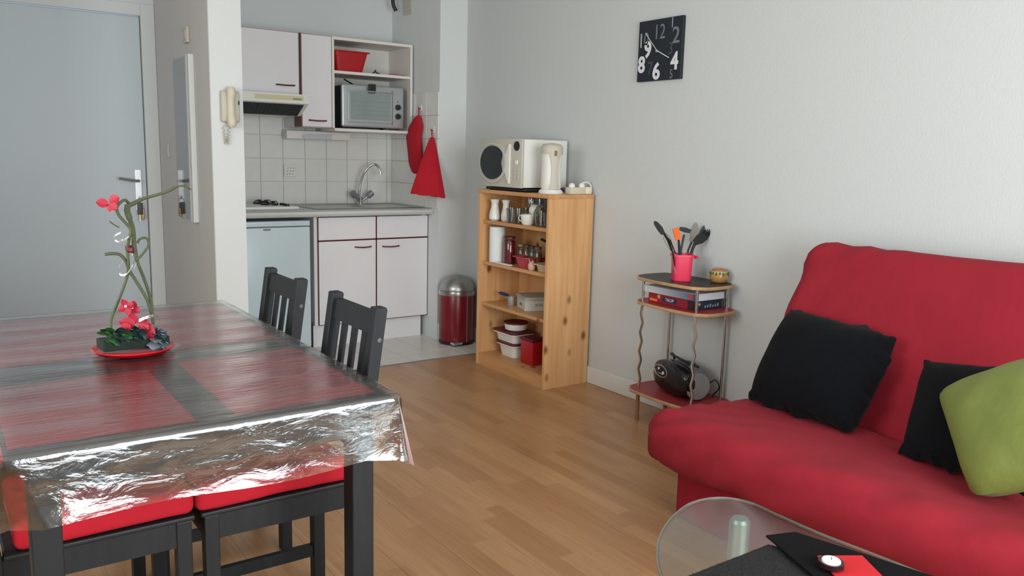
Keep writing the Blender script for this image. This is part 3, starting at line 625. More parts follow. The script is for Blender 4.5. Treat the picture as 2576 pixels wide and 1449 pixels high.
obj('body', LT((kx, ky, 1.104), [(.052, 0), (.056, .01), (.055, .06), (.054, .14), (.058, .2), (.060, .225), (.05, .238), (.02, .245), (.004, .246)], 32), WHITEP, kt, smooth=True)
obj('lid', LT((kx, ky, 1.104), [(.0612, .19), (.0622, .212), (.0622, .228), (.05, .243), (.02, .249), (.004, .25)], 32), IVORY, kt, smooth=True, label='beige lid')
bm = bmesh.new(); hd_ = Vector((-.30, -.95, 0)).normalized(); sd = Vector((-hd_.y, hd_.x, 0))
rings = []
for j in range(13):
    v = j/12; wd = .019+.036*(abs(v-.40)/.60)**2.4; z = 1.106+.225*v; ring = []
    dpt = .0585+.003*math.sin(PI*v)
    for k in range(7):
        a = (k/6-.5)*2; x_ = a*wd; q = Vector((kx, ky, z))+sd*x_+hd_*math.sqrt(max(0, dpt**2-x_*x_*.95)); ring.append(bm.verts.new(q))
    rings.append(ring)
for j in range(12):
    for k in range(6): bm.faces.new((rings[j][k], rings[j][k+1], rings[j+1][k+1], rings[j+1][k]))
bmesh.ops.recalc_face_normals(bm, faces=bm.faces[:]); obj('handle_panel', bm, IVORY, kt, smooth=True, label='beige waisted panel')
q = Vector((kx, ky, 1.30))+hd_*.063; obj('switch', rbox(q-Vector((.008, .003, .014)), q+Vector((.008, .003, .014)), .003, .02), mat('amber_switch', (150, 108, 76), .4), kt, smooth=True, label='amber switch')
ps = thing('power_strip', 'cream multi-socket block with white plugs on the bookcase edge', 'power strip', (2.94, 3.54, 1.08))
obj('block', B(2.868, 3.515, 1.0805, 2.975, 3.565, 1.118, bev=.004), CREAM, ps, smooth=True)
obj('adaptor', B(2.975, 3.51, 1.0805, 3.015, 3.56, 1.12, bev=.005), mat('cream_adaptor', (226, 222, 196), .4), ps, smooth=True)
for xx in (2.895, 2.965): obj('plug', LT((xx, 3.54, 1.118), [(.018, 0), (.018, .012), (.01, .022), (.004, .024)], 14), WHITEP, ps, smooth=True)
obj('cord', T(smoothpts([(2.965, 3.54, 1.14), (3.0, 3.53, 1.145), (3.025, 3.53, 1.12), (3.018, 3.53, 1.084), (2.99, 3.59, 1.084)]), .004, 6), WHITEP, ps, smooth=True)
# shelf 1: jugs, cups, glasses
def jug(c, lab, s=1):
    t = thing('carafe', lab, 'carafe', c, 0, 'white carafes on the top bookcase shelf')
    obj('body', LT(c, [(.024*s, 0), (.034*s, .01), (.033*s, .04), (.024*s, .075), (.021*s, .10), (.028*s, .125), (.027*s, .126), (.018*s, .1)], 22), CHINA, t, smooth=True)
    obj('spout', T([(c[0]-.005, c[1]+.018*s, c[2]+.112), (c[0]-.008, c[1]+.034*s, c[2]+.122)], [.010, .004], 8), CHINA, t, smooth=True)
    return t
jug((2.765, 4.10, S1), 'white carafe with pouring lip, leftmost on the top bookcase shelf')
jug((2.79, 4.02, S1), 'slim white carafe, second from the left on the top bookcase shelf', .85)
def tumbler(c, h=.085, r=.03):
    return one('tumbler', LT(c, [(r*.8, 0), (r*.82, .002), (r, h), (r-.002, h), (r*.78, .006)], 20), GLASS, None, 'glass', 'clear tumblers on the top bookcase shelf', smooth=True)
TL_ = ('clear tumbler next to the slim carafe, front row of the top bookcase shelf', 'clear tumbler just left of the white china cup, front row', 'clear tumbler just right of the white china cup, front row', 'clear tumbler beside the olive green carton, front row', 'clear tumbler of the second row, left of the white china cup', 'clear tumbler of the second row, near the olive green carton')
for k, c in enumerate(((2.765, 3.93), (2.765, 3.86), (2.765, 3.65), (2.77, 3.58), (2.84, 3.90), (2.84, 3.62))):
    t = tumbler((c[0], c[1], S1)); t['label'] = TL_[k]
def wineglass(c):
    t = thing('wine_glass', 'clear stemmed glass in the back row of the top bookcase shelf', 'glass', c, 0, 'stemmed glasses at the back of the top bookcase shelf')
    obj('foot', LT(c, [(.03, 0), (.03, .002), (.004, .006), (.004, .05)], 18), GLASS, t, smooth=True)
    obj('bowl', LT((c[0], c[1], c[2]+.05), [(.004, 0), (.026, .02), (.031, .05), (.027, .095), (.025, .095), (.028, .05)], 20), GLASS, t, smooth=True); return t
wg = wineglass((2.95, 3.60, S1))
for y in (3.68, 3.76, 3.84, 3.92, 4.0): dup(wg, (2.95, y, S1))
for y in (3.72, 3.80, 3.88): dup(wg, (2.88, y, S1))
tpz = thing('china_cup', 'white china cup with handle in the middle of the top bookcase shelf', 'cup', (2.765, 3.77, S1))
obj('body', LT((2.765, 3.765, S1), [(.026, 0), (.034, .008), (.040, .04), (.041, .06), (.038, .06), (.03, .012)], 24), CHINA, tpz, smooth=True)
obj('handle', T(smoothpts([(2.755, 3.80, S1+.05), (2.752, 3.825, S1+.048), (2.75, 3.832, S1+.03), (2.755, 3.80, S1+.012)]), .004, 6), CHINA, tpz, smooth=True)
cp2 = thing('tilted_cup', 'white china cup tipped over on top of another cup', 'cup', (2.77, 3.745, S1+.062))
bm = LT((0, 0, 0), [(.02, 0), (.032, .01), (.037, .045), (.034, .045), (.02, .01)], 22); bmesh.ops.transform(bm, matrix=Matrix.Translation((2.775, 3.75, S1+.095)) @ Matrix.Rotation(R(110), 4, 'X') @ Matrix.Rotation(R(20), 4, 'Y'), verts=bm.verts[:])
obj('body', bm, CHINA, cp2, smooth=True); obj('handle', T([(2.765, 3.75, S1+.125), (2.755, 3.735, S1+.14), (2.765, 3.72, S1+.128)], .0035, 6), CHINA, cp2, smooth=True)
one('green_carton', B(2.745, 3.524, S1, 2.80, 3.55, S1+.115, bev=.002), mat('olive_card', (122, 122, 62), .6, var=.2, vscale=30), 'olive green carton at the right end of the top bookcase shelf', 'carton')
# shelf 2
pt = thing('paper_towel_roll', 'upright white paper towel roll on the second bookcase shelf', 'paper towel', (2.79, 4.10, S2))
obj('roll', LT((2.785, 4.098, S2), [(.046, 0), (.047, .004), (.047, .208), (.044, .212), (.018, .212), (.018, .19)], 30), PAPER, pt, smooth=True)
gj = thing('storage_jar', 'tall clear glass jar of red contents beside the paper roll', 'jar', (2.80, 4.0, S2))
obj('jar', LT((2.80, 3.985, S2), [(.036, 0), (.038, .005), (.038, .14), (.032, .15)], 24), GLASS, gj, smooth=True); obj('contents', LT((2.80, 3.985, S2+.004), [(.034, 0), (.034, .13), (.02, .135)], 20), REDG, gj, smooth=True); obj('lid', LT((2.80, 3.985, S2+.15), [(.034, 0), (.034, .012), (.01, .014)], 20), MAROON, gj, smooth=True)
cols = [((70, 74, 52), (150, 120, 70)), ((120, 46, 34), (60, 60, 60)), ((60, 84, 40), (40, 44, 44)), ((130, 96, 50), (90, 90, 86))]
nm = ['with dark green contents', 'with brick red contents', 'with leaf green contents', 'with tan contents']
for k, (a, b) in enumerate(cols):
    y = 3.91-.055*k
    t = thing('spice_jar', 'small glass jar %s on the second bookcase shelf' % nm[k], 'jar', (2.83, y, S2), 0, 'spice jars on the second bookcase shelf')
    obj('jar', LT((2.83, y, S2), [(.022, 0), (.024, .004), (.024, .10), (.018, .11)], 18), GLASS, t, smooth=True)
    obj('contents', LT((2.83, y, S2+.003), [(.021, 0), (.021, .085), (.01, .088)], 16), mat('spice', a, .8, var=.3, vscale=60), t, smooth=True)
    obj('lid', LT((2.83, y, S2+.11), [(.021, 0), (.021, .014), (.005, .015)], 16), mat('jar_lid', b, .4, var=.1), t, smooth=True)
bp_ = thing('frying_pan', 'black frying pan standing on edge at the back of the second bookcase shelf', 'pan', (2.95, 3.68, S2))
obj('bowl', LT((2.94, 3.66, S2+.10), [(.09, 0), (.1, .012), (.1, .03), (.096, .03), (.088, .006)], 30, axis='x'), BLKP, bp_, smooth=True); obj('handle', T([(2.955, 3.75, S2+.12), (2.955, 3.80, S2+.135), (2.955, 3.88, S2+.15)], .008), BLKP, bp_, smooth=True)
rt_ = thing('red_tub', 'dusty red square plastic tub at the front of the second bookcase shelf', 'tub', (2.78, 3.79, S2))
obj('tub', tub(2.742, 3.73, 2.84, 3.86, S2+.0005, S2+.066, .012), mat('dusty_red_plastic', (176, 58, 72), .45, var=.06), rt_, smooth=True)
one('red_tray', tub(2.86, 3.56, 2.95, 3.80, S2+.0005, S2+.05, .01), REDP, 'bright red shallow tray behind the square tub', 'tray', smooth=True)
one('beige_dish', tub(2.74, 3.53, 2.86, 3.66, S2+.0005, S2+.045, .01), mat('beige_ceramic', (198, 168, 140), .45, var=.05), 'beige rectangular dish at the right of the second bookcase shelf', 'dish', smooth=True)
pgm = thing('small_pot', 'small pinkish beige pot with pointed rim beside the beige dish', 'pot', (2.75, 3.695, S2))
obj('body', LT((2.75, 3.695, S2), [(.014, 0), (.021, .01), (.022, .03), (.014, .045), (.017, .05)], 16), mat('pink_beige', (206, 168, 148), .5, var=.05), pgm, smooth=True); obj('ears', tube(T([(2.748, 3.71, S2+.045), (2.746, 3.716, S2+.06)], [.006, .002], 6), [(2.748, 3.685, S2+.045), (2.746, 3.68, S2+.06)], [.006, .002], 6), mat('pink_beige2', (206, 168, 148), .5, var=.05), pgm, smooth=True)
one('white_saucer', LT((2.78, 4.0, S2), [(.034, .0), (.034, .002)], 24), CHINA, 'small flat white saucer under the red-filled jar', 'saucer', smooth=True) if False else None
one('folded_paper', B(2.735, 3.90, S2, 2.762, 4.04, S2+.006, bev=.001), PAPER, 'folded white paper lying at the shelf edge before the red-filled jar', 'paper')
# shelf 3
tb = thing('patterned_box', 'white box with faint grey lettering on the third bookcase shelf', 'box', (2.88, 3.85, S3), R(-32))
ang = R(-32); ca, sa = math.cos(ang), math.sin(ang)
def rotbox(cx, cy, z0, sx, sy, sz, an, bev=.002):
    bm = B(-sx/2, -sy/2, 0, sx/2, sy/2, sz, bev=bev); bmesh.ops.transform(bm, matrix=Matrix.Translation((cx, cy, z0)) @ Matrix.Rotation(an, 4, 'Z'), verts=bm.verts[:]); return bm
BOXW = mat('grey_white_card', (196, 196, 186), .6, var=.08, vscale=30)
A3 = R(-20)
obj('box', rotbox(2.885, 3.835, S3, .17, .17, .075, A3), BOXW, tb); obj('lid', rotbox(2.885, 3.835, S3+.062, .178, .178, .02, A3), mat('grey_card', (168, 168, 158), .6, var=.1, vscale=40), tb)
def m_on(cx, cy, z, an, off):      # lettering frame on a rotated box face pointing to local -x
    m = Matrix.Translation((cx, cy, z)) @ Matrix.Rotation(an, 4, 'Z') @ Matrix.Translation((-off, 0, 0)); f = facing(-1, 0, (0, 0, 0)); return m @ f
text('lettering', 'ISIIIHI', GREYT, tb, m_on(2.885, 3.835, S3+.03, A3, .0855), .022)
m2 = Matrix.Translation((2.885, 3.835, S3+.035)) @ Matrix.Rotation(A3, 4, 'Z') @ Matrix.Translation((0, -.0855, 0)) @ facing(0, -1, (0, 0, 0))
text('lettering', 'IIHSII', GREYT, tb, m2, .022)
gc = thing('grey_pot', 'small grey cylindrical pot behind the patterned box', 'pot', (2.82, 4.0, S3))
obj('pot', LT((2.82, 3.985, S3), [(.02, 0), (.022, .003), (.022, .055), (.019, .055), (.018, .006)], 20), SILV, gc, smooth=True)
bk = thing('blue_handled_knife', 'dark blue handled tool lying across the small grey pot', 'knife', (2.80, 4.02, S3+.056))
obj('handle', T([(2.80, 3.985, S3+.064), (2.795, 4.01, S3+.065), (2.79, 4.055, S3+.067), (2.787, 4.07, S3+.067)], [.006, .010, .010, .004], 10), mat('navy_plastic', (24, 54, 96), .4, var=.05), bk, smooth=True)
obj('blade', T([(2.787, 4.07, S3+.067), (2.782, 4.10, S3+.069)], [.004, .001], 6), STEEL, bk)
# shelf 4
def ftub(lab, x0, y0, x1, y1, z, h, group='lidded food tubs on the bottom bookcase shelf'):
    t = thing('food_tub', lab, 'food tub', ((x0+x1)/2, (y0+y1)/2, z), 0, group)
    obj('tub', tub(x0, y0, x1, y1, z+.0005, z+h, .012), WHITEP, t, smooth=True)
    bm = bmesh.new(); prism(bm, poly_round([(x0-.014, y0-.014), (x1+.014, y0-.014), (x1+.014, y1+.014), (x0-.014, y1+.014)], .03, 4), z+h, z+h+.011, bev=.003); obj('lid', bm, MAROON, t, smooth=True, label='maroon lid'); return t
ftub('white tub with maroon lid, lowest of the stack on the bottom shelf', 2.80, 3.92, 2.93, 4.09, S4, .078)
ftub('white tub with maroon lid, middle of the stack on the bottom shelf', 2.79, 3.91, 2.935, 4.115, S4+.0915, .058)
t = thing('food_tub', 'round white tub, topmost of the stack on the bottom shelf', 'food tub', (2.86, 3.99, S4+.162), 0, 'lidded food tubs on the bottom bookcase shelf')
obj('tub', LT((2.86, 3.985, S4+.1615), [(.05, 0), (.066, .01), (.072, .045), (.066, .045), (.05, .006)], 28), WHITEP, t, smooth=True); obj('lid', LT((2.86, 3.985, S4+.2065), [(.075, 0), (.075, .009), (.02, .01)], 28), MAROON, t, smooth=True, label='maroon lid')
rb_ = thing('red_canister', 'bright red square canister on the bottom shelf beside the stacked tubs', 'canister', (2.85, 3.79, S4))
obj('body', B(2.80, 3.73, S4+.0005, 2.90, 3.85, S4+.14, bev=.006), REDP, rb_, smooth=True); obj('lid', B(2.797, 3.727, S4+.14, 2.903, 3.853, S4+.158, bev=.004), MAROON, rb_, smooth=True)
# ------------------------------------------------------------------ wall clock
ck = thing('wall_clock', 'square black wall clock with white and grey numerals', 'clock', (3.03, 3.048, 1.672))
obj('plate', B(3.022, 2.897, 1.671, 3.0395, 3.199, 1.969, bev=.0015), mat('clock_black', (22, 32, 42), .5, var=.15), ck)
cw = mat('numeral_white', (214, 218, 222), .5); cg = mat('numeral_grey', (112, 120, 126), .5); cdk = mat('numeral_dark_grey', (66, 76, 84), .5); clg = mat('numeral_light_grey', (160, 168, 172), .5)
def cpos(u, v, x=3.0205): return (x, 3.199-.302*u, 1.969-.298*v)
for s_, u, v, hh, m_, bo, sx in (('12', .49, .22, .25, cg, 0, .8), ('1', .77, .10, .17, clg, 0, .7), ('2', .865, .31, .27, cg, .001, .95), ('3', .76, .51, .2, cdk, 0, .9), ('4', .86, .72, .28, cw, .0035, .85), ('5', .80, .92, .15, cg, 0, .8),
    ('6', .455, .86, .27, cw, .0035, .95), ('7', .31, .80, .22, cdk, 0, .9), ('8', .10, .73, .27, cw, .0035, .9), ('9', .235, .49, .27, cw, .0035, .9), ('1', .065, .33, .24, clg, .001, .8), ('0', .19, .31, .22, cg, 0, .8)):
    text('numeral', s_, m_, ck, facing(-1, 0, cpos(u, v)), hh*.298*1.38, bo, sx)
def hand(u0, v0, u1, v1, w_):
    a = Vector(cpos(u0, v0, 3.019)); b = Vector(cpos(u1, v1, 3.019)); return T([a, b], w_, 6)
obj('hour_hand', hand(.43, .50, .73, .645, .0026), cw, ck); obj('minute_hand', hand(.47, .53, .165, .2, .0016), cw, ck); obj('hub', LT(cpos(.45, .515, 3.0195), [(.007, 0), (.006, -.004)], 14, axis='x'), clg, ck)
# ------------------------------------------------------------------ corner side table with shelves
st = thing('side_table', 'three-tier side table with wavy chrome legs against the wall', 'side table', (2.90, 2.69, 0))
def shelf_pts(x0, y0, x1, y1, bow=.022):
    cs = [(x0, y0), (x1, y0), (x1, y1), (x0, y1)]; out = []
    cx, cy = (x0+x1)/2, (y0+y1)/2; rc = .035
    for i_ in range(4):
        a = Vector(cs[i_]); b = Vector(cs[(i_+1) % 4]); d = (b-a); nn = Vector((d.y, -d.x)).normalized()
        if i_ == 1: bw = .0
        else: bw = bow
        for k in range(9):
            t = (rc/d.length)+(1-2*rc/d.length)*k/8; out.append(a+d*t+nn*bw*(4*t*(1-t)))
    return out
def tier(name, x0, y0, x1, y1, z, m):
    bm = bmesh.new(); prism(bm, shelf_pts(x0, y0, x1, y1), z-.016, z-.0005, bev=.004); s_ = obj(name, bm, BIRCH, st)
    bm = bmesh.new(); prism(bm, shelf_pts(x0+.005, y0+.005, x1-.005, y1-.005), z-.0005, z+.0005); obj('surface', bm, m, s_, label='dark top surface' if m is BLKL else 'red top surface')
tier('top_shelf', 2.775, 2.475, 3.032, 2.895, .72, BLKL); tier('middle_shelf', 2.772, 2.455, 3.032, 2.885, .602, LAMR); tier('bottom_shelf', 2.755, 2.44, 3.03, 2.895, .165, LAMR)
def wavy(x, y, z0, z1, amp, dirv):
    n = 9; return [(x+(amp*dirv[0]*(1 if k % 2 else -1) if 0 < k < n else 0), y+(amp*dirv[1]*(1 if k % 2 else -1) if 0 < k < n else 0), z0+(z1-z0)*k/n) for k in range(n+1)]
for (x, y, wv) in ((2.80, 2.85, True), (2.80, 2.505, True), (3.005, 2.86, False), (3.005, 2.505, False)):
    g = obj('leg', T([(x, y, 0), (x, y, .148)], .010, 10), mat('wooden_foot', (150, 108, 72), .5, var=.1), st, smooth=True, label='lower wooden leg section')
    if wv: obj('leg', T(wavy(x, y, .166, .585, .0055, (.7, -.7)), .0068, 8), CHROME, st, smooth=True, label='wavy chrome leg section')
    else: obj('leg', T([(x, y, .166), (x, y, .585)], .0075, 10), CHROME, st, smooth=True)
    obj('leg', T([(x, y, .603), (x, y, .703)], .0075, 10), CHROME, st, smooth=True, label='short upper leg section')
# games on the middle tier
gb = thing('board_game_box', 'red and navy board game box, lower of the two on the side table', 'board game', (2.9, 2.67, .603))
obj('box', B(2.818, 2.53, .6032, 2.992, 2.83, .648, bev=.001), mat('crimson_card', (140, 24, 40), .5, var=.2, vscale=8), gb)
obj('end_panel', B(2.826, 2.5285, .604, 2.992, 2.5302, .6475), mat('navy_card', (20, 40, 62), .5, var=.2, vscale=20), gb, label='navy end panel')
obj('corner_panel', B(2.8165, 2.5295, .604, 2.8182, 2.575, .6475), mat('dark_card', (46, 22, 30), .5, var=.2), gb)
text('lettering', 'TROP', mat('print_white', (206, 196, 196), .5), gb, facing(-1, 0, (2.8166, 2.69, .6245)), .022)
obj('blue_plaque', B(2.8170, 2.645, .613, 2.8182, 2.735, .636), mat('plaque_navy', (36, 40, 70), .5), gb); obj('flame_print', B(2.8172, 2.77, .608, 2.8182, 2.82, .620), ORANGE, gb, label='orange print')
obj('emblem', LT((2.8172, 2.76, .634), [(.010, 0), (.006, -.0006)], 14, axis='x'), mat('tan_print', (190, 150, 96), .5), gb)
obj('emblem', LT((2.845, 2.5290, .63), [(.011, 0), (.006, -.0006)], 14, axis='y'), mat('tan_print2', (190, 160, 110), .5), gb)
bm = bmesh.new()
for k in range(6): box(bm, 2.88+.017*k, 2.5275, .612, 2.888+.017*k, 2.529, .622+.003*(k % 3))
obj('pictures', bm, mat('small_prints', (150, 160, 170), .5), gb)
gw = thing('white_game_box', 'white box with blue fading side lying on the red game box', 'board game', (2.9, 2.67, .649))
obj('box', B(2.805, 2.515, .6487, 2.995, 2.845, .681, bev=.001), mat('white_card', (214, 218, 224), .5, var=.03), gw)
mg = mat('blue_fade_print', (90, 104, 150), .5); ntg = mg.node_tree; g_ = ntg.nodes.new('ShaderNodeNewGeometry'); sp_ = ntg.nodes.new('ShaderNodeSeparateXYZ'); mr_ = ntg.nodes.new('ShaderNodeMapRange'); cr_ = ntg.nodes.new('ShaderNodeValToRGB')
ntg.links.new(g_.outputs['Position'], sp_.inputs[0]); ntg.links.new(sp_.outputs[1], mr_.inputs[0]); mr_.inputs[1].default_value = 2.80; mr_.inputs[2].default_value = 2.52; ntg.links.new(mr_.outputs[0], cr_.inputs[0])
cr_.color_ramp.elements[0].color = lin((196, 198, 204)); cr_.color_ramp.elements[1].color = lin((60, 76, 112)); ntg.links.new(cr_.outputs[0], ntg.nodes['Principled BSDF'].inputs['Base Color'])
obj('printed_side', B(2.8035, 2.517, .6495, 2.8052, 2.843, .680), mg, gw, label='side printed grey fading to blue'); obj('red_emblem', B(2.8028, 2.535, .655, 2.8037, 2.56, .675), mat('emblem_red', (190, 60, 70), .5), gw)
# pot with utensils
px_, py_ = 2.875, 2.68
ut = thing('utensil_pot', 'pink-red plastic pot of kitchen utensils on the side table', 'pot', (px_, py_, .7205))
def sqpot(c, z0, z1, h0, h1):
    bm = bmesh.new(); rings = []
    for z, hh in ((z0, h0*.97), (z0+.004, h0), (z1-.012, h1), (z1-.011, h1+.006), (z1, h1+.006), (z1, h1-.003), (z0+.005, h0-.004)):
        pts = poly_round([(c[0]-hh, c[1]-hh), (c[0]+hh, c[1]-hh), (c[0]+hh, c[1]+hh), (c[0]-hh, c[1]+hh)], hh*.55, 5); rings.append([bm.verts.new((p[0], p[1], z)) for p in pts])
    n = len(rings[0])
    for i_ in range(len(rings)-1):
        for k in range(n): bm.faces.new((rings[i_][k], rings[i_][(k+1) % n], rings[i_+1][(k+1) % n], rings[i_+1][k]))
    bm.faces.new(rings[0][::-1]); bm.faces.new(rings[-1]); bmesh.ops.recalc_face_normals(bm, faces=bm.faces[:])
    bmesh.ops.rotate(bm, cent=(c[0], c[1], 0), matrix=Matrix.Rotation(-yaw, 3, 'Z'), verts=bm.verts[:]); return bm
obj('pot', sqpot((px_, py_), .7207, .845, .042, .046), PINKP, ut, smooth=True)
obj('lug', rbox((px_+.045, py_-.05, .825), (px_+.06, py_-.03, .838), .003, .02), PINKP, ut, smooth=True)
base = Vector((px_, py_, .735))
def up_(px, py, d=0): return at(px, py, 'y', py_+d)
def flat_head(pts_w, th=.004):
    """paddle: centreline points with half widths, flat towards the room"""
    bm = bmesh.new(); rr = []
    side = Vector((math.cos(yaw), -math.sin(yaw), 0)); fwd = Vector((math.sin(yaw), math.cos(yaw), 0))
    for i_, (p, w_) in enumerate(pts_w):
        p = Vector(p); q0 = Vector(pts_w[max(0, i_-1)][0]); q1 = Vector(pts_w[min(len(pts_w)-1, i_+1)][0]); t_ = (q1-q0).normalized(); s_ = t_.cross(fwd).normalized()
        rr.append([bm.verts.new(p+s_*w_-fwd*th), bm.verts.new(p+s_*w_+fwd*th), bm.verts.new(p-s_*w_+fwd*th), bm.verts.new(p-s_*w_-fwd*th)])
    for i_ in range(len(rr)-1):
        for k in range(4): bm.faces.new((rr[i_][k], rr[i_][(k+1) % 4], rr[i_+1][(k+1) % 4], rr[i_+1][k]))
    bm.faces.new(rr[0]); bm.faces.new(rr[-1]); bmesh.ops.recalc_face_normals(bm, faces=bm.faces[:]); return bm
tg = thing('kitchen_tongs', 'steel tongs with dark tips leaning left in the pink-red pot', 'tongs', base+Vector((-.01, 0, 0)))
for d, sg in ((-.012, 0), (.006, 6)):
    obj('arm', flat_head([(up_(1700+sg, 690, d), .003), (up_(1692+sg, 635, d), .004), (up_(1680+sg*.8, 605, d), .0045), (up_(1668, 585, d), .004)], .002), CHROME, tg)
obj('tip', flat_head([(up_(1668, 588, -.012), .010), (up_(1660, 575, -.012), .013), (up_(1650, 562, -.012), .010), (up_(1646, 557, -.012), .004)], .005), DGREY, tg, label='dark tip')
wsk = thing('whisk', 'steel wire whisk beside the tongs in the pink-red pot', 'whisk', base+Vector((.005, .02, 0)))
obj('handle', T([up_(1704, 690, .02), up_(1695, 640, .02)], .006), CHROME, wsk, smooth=True)
bm = bmesh.new()
for k in range(4):
    o_ = (-9+6*k); tube(bm, smoothpts([up_(1695, 640, .02), up_(1684+o_*.8, 615, .02+.006*(k-1.5)), up_(1676+o_*.9, 595, .02+.006*(k-1.5)), up_(1668, 583, .02)], 3), .0013, 5)
obj('wires', bm, CHROME, wsk, smooth=True)
br = thing('pastry_brush', 'orange headed brush with black handle in the pink-red pot', 'brush', base+Vector((.01, -.02, 0)))
obj('handle', T([up_(1711, 690, -.015), up_(1709, 625, -.015), up_(1707, 603, -.015)], [.005, .0065, .005]), BLKP, br, smooth=True)
obj('bristles', flat_head([(up_(1706, 603, -.015), .012), (up_(1703, 590, -.015), .014), (up_(1699, 574, -.015), .014)], .006), ORANGE, br, label='orange bristles')
ms = thing('potato_masher', 'dark grey masher standing in the pink-red pot', 'masher', base+Vector((.02, .01, 0)))
obj('handle', T([up_(1712, 690, .01), up_(1713, 630, .01), up_(1721, 590, .01)], .0055), DGREY, ms, smooth=True)
obj('head', flat_head([(up_(1710, 575, .01), .008), (up_(1722, 578, .01), .012), (up_(1736, 582, .01), .009)], .012), DGREY, ms)
sn = thing('serving_spoon', 'grey-brown long spoon standing in the pink-red pot', 'spoon', base+Vector((.028, .02, 0)))
obj('handle', T([up_(1722, 690, .025), up_(1731, 630, .025), up_(1740, 608, .025)], .005), DGREY, sn, smooth=True)
obj('bowl', flat_head([(up_(1738, 608, .025), .008), (up_(1744, 595, .025), .015), (up_(1748, 578, .025), .017), (up_(1750, 566, .025), .012), (up_(1751, 560, .025), .004)], .004), mat('taupe_nylon', (112, 106, 98), .5, var=.05), sn, label='taupe spoon bowl')
sl = thing('spaghetti_server', 'black pronged spaghetti server leaning right in the pink-red pot', 'utensil', base+Vector((.035, -.01, 0)))
obj('handle', T([up_(1722, 690, 0), up_(1742, 625, 0), up_(1750, 605, 0)], .006), BLKP, sl, smooth=True)
bw = obj('bowl', flat_head([(up_(1748, 612, 0), .010), (up_(1760, 602, 0), .022), (up_(1772, 592, 0), .024), (up_(1780, 584, 0), .014)], .008), BLKP, sl)
bm = bmesh.new()
for a, b in (((1780, 590), (1785, 577)), ((1775, 586), (1781, 576)), ((1784, 595), (1786, 582))): tube(bm, [up_(*a, -.01), up_(*b, -.02)], [.004, .002], 6)
obj('prongs', bm, BLKP, bw, smooth=True)
sp_k = thing('spatula', 'narrow black spatula behind the pronged server in the pot', 'spatula', base+Vector((.03, .01, 0)))
obj('handle', T([up_(1724, 690, .02), up_(1744, 625, .02), up_(1760, 592, .02)], .0055), DGREY, sp_k, smooth=True)
obj('blade', flat_head([(up_(1758, 596, .02), .008), (up_(1768, 580, .02), .011), (up_(1778, 565, .02), .008), (up_(1782, 557, .02), .003)], .003), DGREY, sp_k)
jr = thing('ceramic_jar', 'small tan ceramic lidded jar with green trim on the side table', 'jar', (2.985, 2.545, .7205))
jc = (2.985, 2.545, .7205)
obj('body', LT(jc, [(.024, 0), (.034, .004), (.043, .02), (.044, .034), (.038, .05), (.034, .056)], 28), mat('tan_glaze', (176, 134, 76), .22, var=.2, vscale=20), jr, smooth=True)
obj('lid', LT((jc[0], jc[1], jc[2]+.056), [(.036, -.002), (.036, .004), (.026, .010), (.012, .012), (.004, .012)], 26), mat('brown_glaze', (166, 112, 74), .25, var=.3, vscale=40), jr, smooth=True)
bm = bmesh.new()
for k in range(16):
    a = 2*PI*k/16; l_ = .018 if k % 2 else .009; p = Vector((jc[0], jc[1], 0)); d_ = Vector((math.cos(a), math.sin(a), 0)); tube(bm, [p+d_*.0375+Vector((0, 0, jc[2]+.051)), p+d_*.0425+Vector((0, 0, jc[2]+.051-l_*.6)), p+d_*.0446+Vector((0, 0, jc[2]+.051-l_))], [.004, .004, .0015], 6)
obj('green_trim', bm, mat('green_glaze', (58, 92, 52), .25), jr, smooth=True, label='green drip trim')
obj('rim_band', LT((jc[0], jc[1], jc[2]+.046), [(.0405, 0), (.0385, .006), (.036, .009)], 28), mat('cream_glaze', (200, 184, 130), .25), jr, smooth=True)
# radio on the bottom tier
rd = thing('radio_cd_player', 'black portable radio with silver oval dial on the bottom tier', 'radio', (2.9, 2.68, .166), R(0))
bm = rbox((-.055, -.135, 0), (.075, .135, .15), .062, .03, 0)
MR = Matrix.Translation((2.905, 2.665, .1665)) @ Matrix.Rotation(R(-14), 4, 'Z')
bmesh.ops.transform(bm, matrix=MR, verts=bm.verts[:]); obj('body', bm, mat('radio_grey', (120, 124, 128), .35, .3), rd, smooth=True, label='grey rear body')
bm = bmesh.new(); N2 = 36; rg = []
for (xx, sc_) in ((-.02, .96), (-.045, 1.0), (-.068, .97), (-.078, .88), (-.083, .6), (-.084, .05)):
    rg.append([bm.verts.new((xx, .150*sc_*math.copysign(abs(math.cos(2*PI*k/N2))**.7, math.cos(2*PI*k/N2)), .083+.078*sc_*math.copysign(abs(math.sin(2*PI*k/N2))**.8, math.sin(2*PI*k/N2)))) for k in range(N2)])
for i_ in range(5):
    for k in range(N2): bm.faces.new((rg[i_][k], rg[i_][(k+1) % N2], rg[i_+1][(k+1) % N2], rg[i_+1][k]))
bm.faces.new(rg[0]); bm.faces.new(rg[-1]); bmesh.ops.recalc_face_normals(bm, faces=bm.faces[:]); bmesh.ops.transform(bm, matrix=MR, verts=bm.verts[:]); obj('front_shell', bm, mat('glossy_black', (16, 18, 21), .18), rd, smooth=True)
for yy in (-.137, .137):
    bm = lathe(bmesh.new(), (0, yy, .07), [(.062, -.006), (.064, 0), (.062, .006)], 24, axis='y'); bmesh.ops.transform(bm, matrix=MR, verts=bm.verts[:]); obj('end_band', bm, SILV, rd, smooth=True, label='silver end band')
bm = bmesh.new(); pts = [(-.0815, .06+.058*math.cos(2*PI*k/24), .102+.028*math.sin(2*PI*k/24)) for k in range(25)]; tube(bm, pts, .003, 6); bmesh.ops.transform(bm, matrix=MR, verts=bm.verts[:]); dl = obj('dial_ring', bm, SILV, rd, smooth=True, label='silver oval ring')
